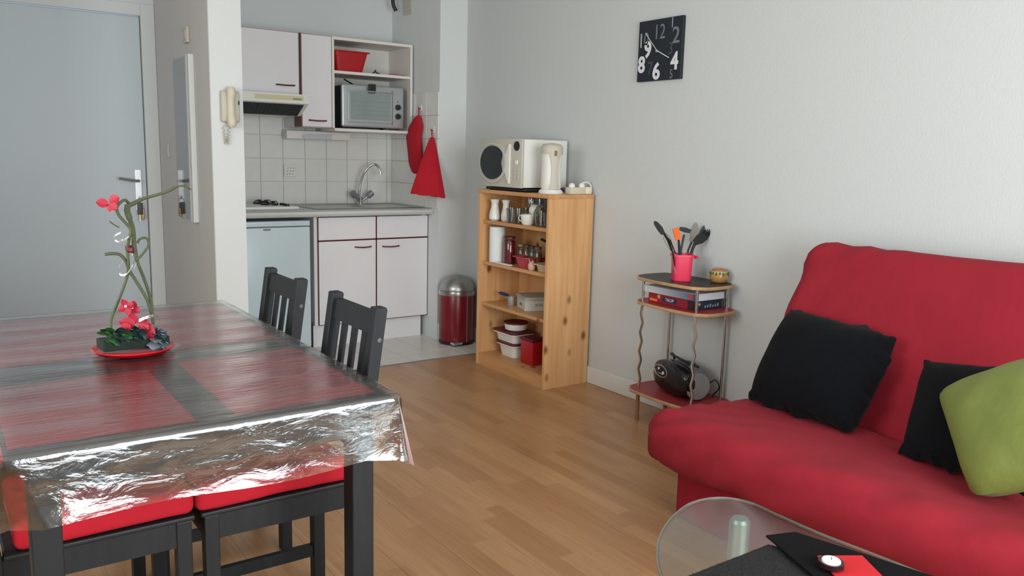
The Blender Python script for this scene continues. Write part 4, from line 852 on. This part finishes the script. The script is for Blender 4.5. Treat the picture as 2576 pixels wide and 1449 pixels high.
for yy, zz, rr in ((.075, .112, .006), (.035, .098, .008)):
    bm = lathe(bmesh.new(), (-.0835, yy, zz), [(rr, .002), (rr, -.003), (.001, -.003)], 12, axis='x'); bmesh.ops.transform(bm, matrix=MR, verts=bm.verts[:]); obj('button', bm, WHITEP, rd)
bm = B(-.0845, .04, .088, -.083, .08, .092); bmesh.ops.transform(bm, matrix=MR, verts=bm.verts[:]); obj('lettering', bm, SILV, rd)
bm = lathe(bmesh.new(), (.01, 0, .146), [(.055, 0), (.055, .006), (.03, .012), (.004, .013)], 28); bmesh.ops.transform(bm, matrix=MR, verts=bm.verts[:]); obj('disc_lid', bm, DGREY, rd, smooth=True)
bm = bmesh.new(); tube(bm, smoothpts([(.03, .12, .14), (.02, .115, .165), (.0, .10, .17), (-.01, -.06, .168), (.02, -.11, .155)], 4), .006, 8); bmesh.ops.transform(bm, matrix=MR, verts=bm.verts[:]); obj('handle', bm, BLKP, rd, smooth=True)
obj('cable', T(smoothpts([(2.975, 2.57, .22), (3.0, 2.54, .25), (3.02, 2.53, .21), (3.015, 2.56, .17), (2.99, 2.54, .172)]), .003, 6), BLKP, rd, smooth=True)
# ------------------------------------------------------------------ sofa
sf = thing('sofa_bed', 'red covered sofa bed along the right wall', 'sofa', (2.4, 1.0, 0))
SY0, SY1 = -.02, 1.99
def seatfold(p):
    e = max(0, 1-(SY1-p.y)/.55); return .009*math.sin((p.x*1.0+p.y*.75+p.z*.9)*46+4*noise.noise(p*4))*e*(1 if p.x < 2.35 else .3) + .005*math.sin((p.y*.9+p.z*2.2)*28+3*noise.noise(p*3))*(1 if p.x < 2.06 else 0)
bm = rbox((1.965, SY0, .225), (2.60, SY1, .425), .085, .03, .010, 3, seatfold)
for v in bm.verts:
    if v.co.x > 2.1: v.co.z -= (v.co.x-2.1)*.07*(1 if v.co.z > .33 else 0)
obj('seat', bm, SOFA, sf, smooth=True, auto=False)
bm = rbox((-.075, SY0, 0), (.075, SY1, .72), .07, .035, .008, 3, lambda p: .014*math.sin((p.y*1.2+p.z*1.0)*34+3*noise.noise(p*5))*max(0, 1-(SY1-p.y)/.5)*max(0, p.z-.2))
lean = math.atan2(.26, .55)
bmesh.ops.transform(bm, matrix=Matrix.Translation((2.60, 0, .315)) @ Matrix.Rotation(lean, 4, 'Y'), verts=bm.verts[:])
obj('backrest', bm, SOFA, sf, smooth=True, auto=False)
bm = rbox((2.135, SY0+.05, .0), (2.62, 1.955, .25), .012, .06, .003, 5); obj('base_cover', bm, mat('red_base_cover', (150, 14, 34), .92, var=.08, bump=.3, bscale=30), sf, smooth=True)
obj('cloth_hem', T(smoothpts([(2.03, SY1-.03, .24), (2.2, SY1-.02, .232), (2.4, SY1-.03, .23), (2.56, SY1-.04, .24)]), .008, 6), SOFA, sf, smooth=True)
def pillow(name, lab, TL, TR, BR, BL, th, m, pinch=.10, ruffle=0, rc=.03):
    TL, TR, BR, BL = [Vector(p) for p in (TL, TR, BR, BL)]; nn = ((TR-BL).cross(TL-BR)).normalized(); bm = bmesh.new(); N_ = 26; out = []
    c = (TL+TR+BR+BL)/4
    if nn.dot(Vector((0, 0, H))-c) < 0: nn = -nn
    for side in (1, -1):
        g = []
        for i_ in range(N_+1):
            row = []
            for j in range(N_+1):
                u, v = i_/N_, j/N_; p = (TL*(1-u)+TR*u)*(1-v)+(BL*(1-u)+BR*u)*v
                e = (1-abs(2*u-1)**2.6)*(1-abs(2*v-1)**2.6)
                mid = (TL*(1-u)+TR*u)*.5+(BL*(1-u)+BR*u)*.5
                q = p+(c-p)*pinch*(max(abs(2*u-1), abs(2*v-1))**4)*(1-min(abs(2*u-1), abs(2*v-1))**2)
                q = q+(c-q)*rc*(min(abs(2*u-1), abs(2*v-1))**7)
                h_ = th*.5*e**.5+.004*noise.noise(p*14)*(1 if e > .02 else 0)
                if ruffle and e < .02: q += (p-c).normalized()*ruffle*noise.noise(p*26)
                row.append(q+nn*h_*side)
            g.append(row)
        vs = [[bm.verts.new(q) for q in r_] for r_ in g]
        for i_ in range(N_):
            for j in range(N_):
                f = (vs[i_][j], vs[i_+1][j], vs[i_+1][j+1], vs[i_][j+1]); bm.faces.new(f if side == 1 else f[::-1])
    bmesh.ops.remove_doubles(bm, verts=bm.verts[:], dist=.0015); bmesh.ops.recalc_face_normals(bm, faces=bm.faces[:])
    return one(name, bm, m, lab, 'cushion', smooth=True)
def onx(px, py, x): return at(px, py, 'x', x)
pillow('black_cushion', 'large black cushion with ruffled edge at the near end of the sofa back', onx(1988, 776, 2.66), onx(2262, 850, 2.63), onx(2145, 1094, 2.40), onx(1880, 1003, 2.43), .22, BLKF, .03, .035)
pillow('black_cushion', 'black cushion partly hidden behind the green cushion', onx(2325, 905, 2.57), onx(2640, 935, 2.52), onx(2600, 1262, 2.26), onx(2262, 1140, 2.36), .13, BLKF, .05, .03)
pillow('green_cushion', 'olive green satin cushion leaning against the black cushion', onx(2352, 985, 2.44), onx(2700, 870, 2.50), onx(2760, 1200, 2.16), onx(2440, 1258, 2.17), .17, GREENF, .06, rc=.09)
# ------------------------------------------------------------------ coffee table
ct = thing('glass_coffee_table', 'oval glass coffee table with satin metal posts before the sofa', 'coffee table', (1.4, .8, 0))
out = [(1.69, .80), (1.68, .94), (1.668, 1.06), (1.668, 1.19), (1.668, 1.275), (1.625, 1.335), (1.54, 1.352), (1.426, 1.314), (1.324, 1.253), (1.238, 1.173), (1.16, 1.06), (1.11, .92), (1.09, .76), (1.10, .58), (1.15, .44), (1.25, .34), (1.4, .28), (1.55, .28), (1.66, .36), (1.70, .5), (1.70, .65)]
o3 = [Vector((p[0], p[1], 0)) for p in out]; o3 = o3[-2:]+o3+o3[:2]; sm = smoothpts(o3, 5)[10:-10]
bm = bmesh.new(); prism(bm, [(p.x, p.y) for p in sm], .41, .42, bev=.002); obj('glass_top', bm, GREYG, ct, smooth=True)
bm = bmesh.new(); tube(bm, [(p.x, p.y, .415) for p in sm]+[(sm[0].x, sm[0].y, .415)], .0038, 6); obj('polished_edge', bm, clear('glass_edge', (170, 200, 190), .15, .4), ct, smooth=True)
for x, y in ((1.585, 1.235), (1.58, .42), (1.22, .60)):
    p_ = obj('post', LT((x, y, 0), [(.025, .0), (.0255, .002), (.0255, .398), (.024, .402), (.02, .4085)], 28), ALU, ct, smooth=True)
    obj('foot_disc', LT((x, y, 0), [(.045, 0), (.045, .006), (.03, .010)], 28), ALU, p_, smooth=True)
def quadmat(name, lab, cat, pts, z, t, m, fuzz=0):
    bm = bmesh.new(); n = 70 if fuzz else 6; a, b, c, d = [Vector((p[0], p[1], 0)) for p in pts]
    def f(u, v, zz):
        p = (a*(1-u)+b*u)*(1-v)+(d*(1-u)+c*u)*v; e = (abs(u-.5) > .499 or abs(v-.5) > .499)
        if fuzz and e: p = p+Vector((random.uniform(-1, 1), random.uniform(-1, 1), 0))*fuzz*.5
        return (p.x, p.y, zz+(random.uniform(0, fuzz) if fuzz and zz > z and not e else 0))
    grid(lambda u, v: f(u, v, z+t), n, n, bm)
    lo = [bm.verts.new((p.x, p.y, z)) for p in (a, b, c, d)]; bm.faces.new(lo[::-1])
    for p, q in ((0, n), ):
        pass
    # skirt
    bmesh.ops.recalc_face_normals(bm, faces=bm.faces[:])
    box_pts = [(a, b), (b, c), (c, d), (d, a)]
    for p, q in box_pts:
        vs = [bm.verts.new((p.x, p.y, z)), bm.verts.new((q.x, q.y, z)), bm.verts.new((q.x, q.y, z+t)), bm.verts.new((p.x, p.y, z+t))]; bm.faces.new(vs)
    if fuzz:
        for k in range(3500):
            u, v = random.random(), random.random()
            if k % 3 == 0: u, v = random.choice(((u, 0), (u, 1), (0, v), (1, v)))
            p = Vector(f(u, v, z)); p.z = z+t*.6; d = Vector((random.uniform(-1, 1), random.uniform(-1, 1), random.uniform(.1, .5)))*.006; e_ = Vector((d.y, -d.x, 0)).normalized()*.0006
            bm.faces.new((bm.verts.new(p-e_), bm.verts.new(p+e_), bm.verts.new(p+d)))
    return one(name, bm, m, lab, cat, smooth=False)
FUR = mat('black_fur', (12, 13, 15), .8, var=.5, vscale=150, bump=1, bscale=300); FELT = mat('black_felt', (14, 14, 17), .95, spec=.15, var=.1, bump=.3, bscale=300)
quadmat('black_placemat', 'shaggy black mat lying on the glass coffee table', 'mat', [(1.235, 1.085), (1.50, 1.085), (1.62, .80), (1.24, .76)], .4205, .004, FUR, .0028)
quadmat('black_napkin', 'smooth black square lying on top of the shaggy mat', 'napkin', [(1.512, 1.103), (1.585, 1.078), (1.68, .70), (1.36, .72)], .4325, .004, FELT)
one('red_napkin', rotbox(1.535, .905, .4375, .10, .10, .004, R(-32), .001), mat('red_felt', (196, 22, 34), .8, var=.05), 'small bright red square under the candle on the coffee table', 'napkin')
cn = thing('candle_holder', 'dark round holder with a white tealight on the coffee table', 'candle', (1.495, .925, .442))
obj('holder', LT((1.495, .925, .4423), [(.022, 0), (.027, .004), (.026, .014), (.021, .014), (.020, .006)], 28), mat('dark_wine_glass', (40, 14, 20), .2), cn, smooth=True)
obj('candle', LT((1.495, .925, .448), [(.0195, 0), (.0195, .010), (.018, .012), (.001, .0115)], 26), mat('white_wax', (236, 232, 226), .5), cn, smooth=True, label='white wax'); obj('wick', T([(1.495, .925, .459), (1.496, .925, .465)], .0008, 5), BLKP, cn)
# ------------------------------------------------------------------ dining table
TX0, TX1, TY0, TY1, TZ = .075, .815, 1.60, 2.92, .745
dt = thing('dining_table', 'black-stained dining table under a clear vinyl cover', 'table', ((TX0+TX1)/2, (TY0+TY1)/2, 0))
obj('tabletop', B(TX0, TY0, TZ-.028, TX1, TY1, TZ, bev=.004), BLK, dt)
for x, y in ((TX0+.03, TY0+.04), (TX1-.08, TY0+.04), (TX0+.03, TY1-.09), (TX1-.08, TY1-.09)): obj('leg', B(x, y, 0, x+.052, y+.052, TZ-.028, bev=.003), BLK, dt)
for a in ((TX0+.08, TY0+.05, TX1-.08, TY0+.072), (TX0+.08, TY1-.07, TX1-.08, TY1-.048)): obj('apron', B(a[0], a[1], TZ-.10, a[2], a[3], TZ-.028), BLK, dt)
for a in ((TX0+.04, TY0+.09, TX0+.062, TY1-.09), (TX1-.062, TY0+.09, TX1-.04, TY1-.09)): obj('apron', B(a[0], a[1], TZ-.10, a[2], a[3], TZ-.028), BLK, dt)
def pm(x0, y0, x1, y1, lab): return one('placemat', B(x0, y0, TZ+.0003, x1, y1, TZ+.003, bev=.0008), REDM, lab, 'placemat', 'red placemats under the clear cover')
pm(.478, 1.637, .79, 2.125, 'red placemat at the near right corner of the dining table'); pm(TX0+.005, 1.637, .40, 2.085, 'red placemat at the near left corner of the dining table')
pm(.43, 2.275, .79, 2.86, 'red placemat at the far right of the dining table'); pm(TX0+.005, 2.275, .429, 2.86, 'red placemat at the far left of the dining table')
cv = thing('clear_table_cover', 'clear crinkled vinyl cover draped over the dining table', 'tablecloth', ((TX0+TX1)/2, (TY0+TY1)/2, TZ+.003))
ex = .012; CZ = TZ+.007
def topf(u, v):
    x = TX0-ex*.3+(TX1-TX0+ex*.6)*u; y = TY0-ex*.3+(TY1-TY0+ex*.6)*v
    z = CZ+.0012*math.sin(y*42+3*noise.noise(Vector((x*2, y*2, 0))))+.0014*noise.noise(Vector((x*3, y*16, 1)))
    if (x-.405)**2+(y-2.255)**2 < .115**2: z = min(z, CZ-.001)
    return (x, y, z)
obj('top_sheet', grid(topf, 60, 120), PLAST, cv, smooth=True, auto=False)
# skirt: drape profile around the four sides, with a flared fold at each corner
per = []
def side(a, b, n_, nx, ny):
    for k in range(n_): t = k/n_; per.append((a[0]+(b[0]-a[0])*t, a[1]+(b[1]-a[1])*t, nx, ny, t))
bm = bmesh.new(); J = 16; cols = []
cr = [(TX0-.004, TY0-.004), (TX1+.004, TY0-.004), (TX1+.004, TY1+.004), (TX0-.004, TY1+.004)]; nrm = [(0, -1), (1, 0), (0, 1), (-1, 0)]
drop = .138
for s_ in range(4):
    a = Vector(cr[s_]); b = Vector(cr[(s_+1) % 4]); L_ = (b-a).length; n_ = int(L_/.015); nn = Vector(nrm[s_]); tt = (b-a)/L_
    for k in range(n_+1):
        t = k/n_; d0 = t*L_; d1 = (1-t)*L_; cols.append((a+tt*d0, nn, tt, d0, d1, s_))
    # corner fold: from end of this side out to the tip and back to the next side
    c = Vector(cr[(s_+1) % 4]); n2 = Vector(nrm[(s_+1) % 4])
    cus = {0: [(.0, -.02, .60), (.021, -.048, .592), (.035, .01, .59), (.02, .10, .60)], 3: [(-.03, .10, .60), (-.045, .07, .59), (-.035, .05, .585), (.0, .035, .60)]}.get(s_)
    if cus: cols += [(c, nn*(1-(q+1)/(len(cus)+1))+n2*(q+1)/(len(cus)+1), Vector(cu[:2]), 2000, cu[2], s_) for q, cu in enumerate(cus)]
    else: cols += [(c, (nn*(1-q/6)+n2*q/6), tt, 999+q, 0, s_) for q in range(1, 6)]
rows = []
for ci, (p, nn, tt, d0, d1, s_) in enumerate(cols):
    col = []
    for j in range(J+1):
        v = j/J
        if v < .3:                        # rounded edge
            a_ = v/.3*PI/2; off = .014*math.sin(a_); z = CZ-.014*(1-math.cos(a_))
        else:
            vv = (v-.3)/.7; off = .014; z = CZ-.014-vv*(drop-.014)
        if d0 < 900:
            vv = max(0, (v-.3)/.7)
            wav = (.002*math.sin(d0*17+s_)+.007*noise.noise(Vector((d0*4, vv*1.5, s_*7))))*vv + .020*max(0, vv-.72)**1.3*(1 if s_ != 1 else .3)
            crz = .0012*noise.noise(Vector((d0*14, vv*4, s_*3)))*min(1, vv*3)
            sh = 0
            if d1 < .35: sh -= .085*vv*(1-d1/.35)**2
            if d0 < .35: sh += .05*vv*(1-d0/.35)**2
            q = p+nn*(off+.006*vv+wav+crz)+tt*sh
            col.append(Vector((q.x, q.y, z+.006*vv*math.sin(d0*9+s_))))
        elif d0 == 2000:
            vv = max(0, (v-.3)/.7); q = p+nn.normalized()*off*(1-vv)+tt*vv; col.append(Vector((q.x, q.y, z*(1-vv)+(d1+.0)*vv)))
        else:
            vv = max(0, (v-.3)/.7); qi = (d0-999)/6; tip = math.sin(PI*qi)
            dirn = nn.normalized(); q = p+dirn*(off+(.012+.045*tip)*vv)
            col.append(Vector((q.x, q.y, z-.02*tip*vv)))
    rows.append([bm.verts.new(q) for q in col])
m_ = len(rows)
for i_ in range(m_):
    for j in range(J): bm.faces.new((rows[i_][j], rows[(i_+1) % m_][j], rows[(i_+1) % m_][j+1], rows[i_][j+1]))
bmesh.ops.recalc_face_normals(bm, faces=bm.faces[:]); obj('drape', bm, PLASTS, cv, smooth=True, auto=False)
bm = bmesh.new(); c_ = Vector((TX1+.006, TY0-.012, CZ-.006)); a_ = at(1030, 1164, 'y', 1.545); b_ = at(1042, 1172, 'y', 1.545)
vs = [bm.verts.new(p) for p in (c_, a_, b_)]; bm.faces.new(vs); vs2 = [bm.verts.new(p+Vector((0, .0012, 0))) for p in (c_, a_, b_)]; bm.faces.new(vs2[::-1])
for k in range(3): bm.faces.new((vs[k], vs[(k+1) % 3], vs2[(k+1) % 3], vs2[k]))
obj('fold_highlight', bm, clear('vinyl_highlight', (228, 234, 234), .2, .55), cv, label='highlight strip along the folded corner')  # extra strip, glossier than the drape, puts a white highlight on the fold
# ------------------------------------------------------------------ dining chairs
def make_chair(x_f, yc, lab):
    """chair facing -x; x_f = front edge of the frame, yc = centre line"""
    t = thing('dining_chair', lab, 'chair', (x_f+.19, yc, 0), 0, 'black-stained dining chairs'); hw = .155; L_ = .034
    for s_ in (-1, 1):
        y0 = yc+s_*hw-(L_ if s_ > 0 else 0); y1 = y0+L_
        obj('leg', B(x_f, y0, 0, x_f+L_, y1, .424, bev=.002), BLK, t)
        bm = bmesh.new(); prof = [(.376, 0), (.376, .43), (.443, .885), (.472, .885), (.476, .878), (.410, .43), (.410, 0)]
        a = [bm.verts.new((x_f+p[0], y0, p[1])) for p in prof]; b = [bm.verts.new((x_f+p[0], y1, p[1])) for p in prof]; n_ = len(prof); bm.faces.new(a); bm.faces.new(b[::-1])
        for k in range(n_): bm.faces.new((a[k], b[k], b[(k+1) % n_], a[(k+1) % n_]))
        bmesh.ops.recalc_face_normals(bm, faces=bm.faces[:]); bmesh.ops.bevel(bm, geom=bm.edges[:], offset=.0018, segments=1, affect='EDGES'); lg = obj('back_leg', bm, BLK, t)
        obj('peg', LT((x_f+.452, y0 if s_ < 0 else y1, .80), [(.006, -.0006*s_ if s_ < 0 else .0), (.006, .0008*s_)], 12, axis='y'), mat('peg_wood', (84, 90, 96), .5) if 'peg_wood' not in bpy.data.materials else bpy.data.materials['peg_wood'], lg)
        obj('side_rail', B(x_f+L_, y0+.004, .362, x_f+.376, y1-.004, .424), BLK, t); obj('stretcher', B(x_f+L_, y0+.008, .10, x_f+.376, y1-.008, .135), BLK, t)
    obj('front_rail', B(x_f+.004, yc-hw+L_, .362, x_f+L_-.004, yc+hw-L_, .424), BLK, t); obj('back_rail', B(x_f+.380, yc-hw+L_, .362, x_f+.406, yc+hw-L_, .424), BLK, t)
    obj('seat', B(x_f-.008, yc-hw-.004, .424, x_f+.374, yc+hw+.004, .436, bev=.004), BLK, t)
    xat = lambda z: x_f+.376+(z-.43)*.147
    def slanted(y0, y1, z0, z1, d0=.010, d1=.026):
        bm = bmesh.new(); vs = []
        for (yy, z) in ((y0, z0), (y1, z0), (y1, z1), (y0, z1)): vs.append((bm.verts.new((xat(z)+d0, yy, z)), bm.verts.new((xat(z)+d1, yy, z))))
        bm.faces.new([v[0] for v in vs]); bm.faces.new([v[1] for v in vs][::-1])
        for k in range(4): bm.faces.new((vs[k][0], vs[(k+1) % 4][0], vs[(k+1) % 4][1], vs[k][1]))
        bmesh.ops.recalc_face_normals(bm, faces=bm.faces[:]); return bm
    obj('top_rail', slanted(yc-hw+L_, yc+hw-L_, .812, .868, .008, .029), BLK, t); obj('lower_rail', slanted(yc-hw+L_, yc+hw-L_, .50, .54), BLK, t)
    for k in range(3):
        yy = yc-.066+.066*k; obj('slat', slanted(yy-.013, yy+.013, .54, .815, .019, .028), BLK, t)
    return t
def cushion(x0, x1, y0, y1, lab, src=None):
    bm = rbox((x0, y0, .4365), (x1, y1, .502), .02, .03, .003, 8); return one('seat_cushion', bm, REDC, lab, 'cushion', 'red seat cushions', smooth=True)
chA = make_chair(.474, 2.05, 'black chair nearest the camera on the right side of the dining table')
dup(chA, (chA.location.x, 2.60, 0), 0, 'black chair on the right side of the dining table nearest the kitchen')
dup(chA, (.255, 2.05, 0), PI, 'black chair tucked under the near left side of the dining table')
dup(chA, (.255, 2.62, 0), PI, 'black chair tucked under the far left side of the dining table')
cushion(.456, .845, 1.893, 2.207, 'red seat cushion on the near right dining chair'); cushion(.456, .845, 2.443, 2.757, 'red seat cushion on the far right dining chair')
cushion(.09, .455, 1.893, 2.207, 'red seat cushion on the near left dining chair'); cushion(.09, .455, 2.463, 2.777, 'red seat cushion on the far left dining chair')
# ------------------------------------------------------------------ centrepiece
cc = Vector((.405, 2.262, CZ+.001))
pl = one('red_plate', LT(cc, [(.07, 0), (.09, .006), (.099, .014), (.097, .016), (.084, .010), (.01, .008)], 40), mat('glossy_red_plate', (190, 10, 28), .15, var=.1, vscale=40), 'round glossy red plate under the flower arrangement', 'plate', smooth=True)
ar = thing('flower_arrangement', 'vine and crimson orchid arrangement on a dark green block', 'flower arrangement', cc+Vector((0, 0, .012)))
obj('block', rotbox(cc.x, cc.y, cc.z+.0165, .16, .075, .024, R(4), .003), MOSS, ar)
Z0 = cc.z+.045
def v_(px, py, d=0): return at(px, py, 'y', 2.262+d)
obj('vine', T(smoothpts([v_(287, 855), v_(280, 835), v_(279, 805, .01), v_(292, 770, .01), v_(308, 730, .01), v_(321, 690, .01), v_(323, 660), v_(320, 628), v_(325, 600, -.01), v_(328, 577, -.01), v_(313, 558, -.01), v_(298, 540, -.01), v_(294, 520, -.01), v_(312, 503, -.01), v_(325, 512, 0)]), .0038, 7), VINE, ar, smooth=True)
obj('vine', T(smoothpts([v_(388, 855), v_(384, 800), v_(378, 750, .01), v_(362, 700, .01), v_(346, 660), v_(338, 620), v_(336, 590), v_(333, 570), v_(326, 550), v_(320, 530, 0), v_(322, 515)]), [.004]*18+[.0055]*14+[.0075]*9, 8), VINE, ar, smooth=True)
obj('vine', T(smoothpts([v_(384, 800, .005), v_(370, 755, .005), v_(345, 712, .005), v_(325, 680, .005), v_(315, 655, .01), v_(300, 640, .01), v_(280, 638, .01), v_(264, 640, .01)]), .0042, 7), VINE, ar, smooth=True)
obj('vine', T(smoothpts([v_(320, 518), v_(335, 512), v_(360, 500, .01), v_(395, 490, .01), v_(420, 482, .01), v_(445, 470, .01), v_(462, 468, .01), v_(480, 477, .01)]), [.0055]*8+[.004]*12+[.0025]*9, 7), VINE, ar, smooth=True)
obj('twig', T([v_(461, 468, .01), v_(466, 461, .01)], .0025, 6), VINE, ar)
obj('vine', T(smoothpts([v_(343, 655, -.005), v_(360, 637, -.005), v_(373, 618, -.005), v_(372, 603, -.005), v_(362, 598, -.005), v_(350, 603, -.005), v_(346, 612, -.005)]), .0032, 7), VINE, ar, smooth=True)
obj('vine', T(smoothpts([v_(276, 557, 0), v_(288, 566, 0), v_(300, 572, 0)]), .0018, 6), VINE, ar, smooth=True)
obj('knot', rbox(v_(318, 636)-Vector((.001, .008, .0)), v_(336, 620)+Vector((.0, .012, .002)), .006, .01, .004, 60), MAROON, ar, smooth=True)
FL = Vector((math.sin(yaw), math.cos(yaw), 0)); SD = Vector((math.cos(yaw), -math.sin(yaw), 0))
def petal(c, ang, ln, wd, m, cup=.3, par=None, name='petal'):
    d = SD*math.cos(ang)+Vector((0, 0, 1))*math.sin(ang); s_ = SD*-math.sin(ang)+Vector((0, 0, 1))*math.cos(ang)
    def f(u, v):
        w_ = wd*math.sin(PI*min(1, u*.92+.06))**.7; a_ = (v-.5)*2
        return c+d*ln*u+s_*w_*a_-FL*(cup*ln*(u*u*.5)+.15*wd*(1-a_*a_))
    return obj(name, grid(f, 6, 4), m, par or ar, smooth=True, auto=False)
def flower(px, py, d, s_, a0, n_=5):
    c = v_(px, py, d)
    for k in range(n_): petal(c, a0+2*PI*k/n_, s_, s_*.42, PETAL)
    obj('flower_centre', LT(c-FL*.004, [(.003, 0), (.003, .005)], 8), WHITEP, ar)
for (px, py, an, ln) in ((272, 512, PI*.97, .028), (275, 508, .45, .03), (274, 512, -.5, .026), (276, 512, -1.6, .02)): petal(v_(px, py, -.01), an, ln, ln*.42, PETAL)
flower(318, 772, -.02, .022, .4, 4); flower(334, 776, -.02, .022, -.3, 4)
obj('stalk', T([v_(326, 780, -.02), v_(335, 795, -.02), v_(345, 810, -.01)], .0015, 5), VINE, ar)
for (px, py, an, ln) in ((340, 815, PI*.95, .038), (345, 812, PI*.7, .03), (350, 815, .2, .03), (355, 818, -.6, .045), (365, 822, -.9, .04), (330, 822, PI*1.05, .03), (348, 820, -.2, .03)): petal(v_(px, py, -.03), an, ln, ln*.4, PETAL)
rl = random.Random(5)
def leaf_shape(c, d, s_, nn, ln, wd):
    return grid(lambda u, v: c+d*ln*u+s_*wd*(v-.5)*2*math.sin(PI*min(1, u*.96+.02))**.8+nn*(.25*ln*math.sin(u*2.6)-.3*wd*abs(v-.5)*2), 7, 4)
for k in range(46):
    px = rl.uniform(268, 395); py = rl.uniform(838, 872)-(0 if abs(px-335) > 35 else 10); an = rl.uniform(-.5, PI+.5); el = rl.uniform(-.5, .8)
    c = v_(px, py, rl.uniform(-.052, -.02)); d = (SD*math.cos(an)-FL*abs(math.sin(an))*.7).normalized()*math.cos(el)+Vector((0, 0, math.sin(el))); d.normalize(); s_ = d.cross(FL+Vector((0, 0, .4))).normalized(); nn = s_.cross(d)
    obj('leaf', leaf_shape(c, d, s_, nn, rl.uniform(.018, .034), rl.uniform(.006, .011)), GREEN1 if px < 315 and k % 3 else GREEN2, ar, smooth=True, auto=False)
bm = bmesh.new()
for (px, py, an, ln) in ((380, 852, .3, .04), (388, 856, .7, .04), (392, 862, .0, .035), (395, 852, 1.2, .03), (372, 866, .1, .04), (382, 872, -.1, .035), (388, 845, 1.5, .025)):
    c = v_(px, py, -.04); d = SD*math.cos(an)+Vector((0, 0, 1))*math.sin(an); s_ = SD*-math.sin(an)+Vector((0, 0, 1))*math.cos(an)
    grid(lambda u, v: c+d*ln*u+s_*ln*.35*(v-.5)*2*math.sin(PI*(u*.9+.08))-FL*.01*math.sin(u*5+v*4), 6, 4, bm)
obj('silver_leaves', bm, mat('silver_leaf', (120, 130, 140), .3, .4, var=.3, vscale=60), ar, smooth=True, label='silvery leaves')
RIB = mat('silver_ribbon', (225, 228, 228), .12, .8)
def ribbon(pts, w_):
    ps_ = smoothpts(pts, 4); bm = bmesh.new(); prev = None
    for p in ps_:
        a = bm.verts.new(p+Vector((0, 0, w_))+FL*w_*.5); b = bm.verts.new(p-Vector((0, 0, w_))-FL*w_*.5)
        if prev: bm.faces.new((prev[0], a, b, prev[1]))
        prev = (a, b)
    obj('ribbon', bm, RIB, ar, smooth=True, auto=False, label='silver ribbon')
ribbon([v_(350, 806, -.04), v_(370, 798, -.05), v_(388, 794, -.03), v_(400, 800, 0), v_(400, 815, 0), v_(385, 820, -.03), v_(370, 818, -.05)], .0035)
ribbon([v_(304, 585, 0), v_(290, 592, 0), v_(286, 600, .01), v_(295, 607, .01), v_(312, 603, 0), v_(322, 597, -.02), v_(330, 590, 0)], .0025)
ribbon([v_(302, 665, 0), v_(297, 680, .01), v_(305, 692, .01), v_(320, 688, 0), v_(332, 670, -.02), v_(340, 652, 0)], .0025)
ribbon([v_(300, 690, .02), v_(310, 655, .01), v_(330, 640, 0), v_(345, 650, 0), v_(338, 675, -.01)], .0012)
obj('wire', T(smoothpts([v_(325, 575, 0), v_(322, 555, 0), v_(318, 545, 0)]), .0008, 4), MAROON, ar); obj('wire', T(smoothpts([v_(415, 858, -.02), v_(428, 858, -.02), v_(438, 868, -.02)]), .001, 4), BLKP, ar)
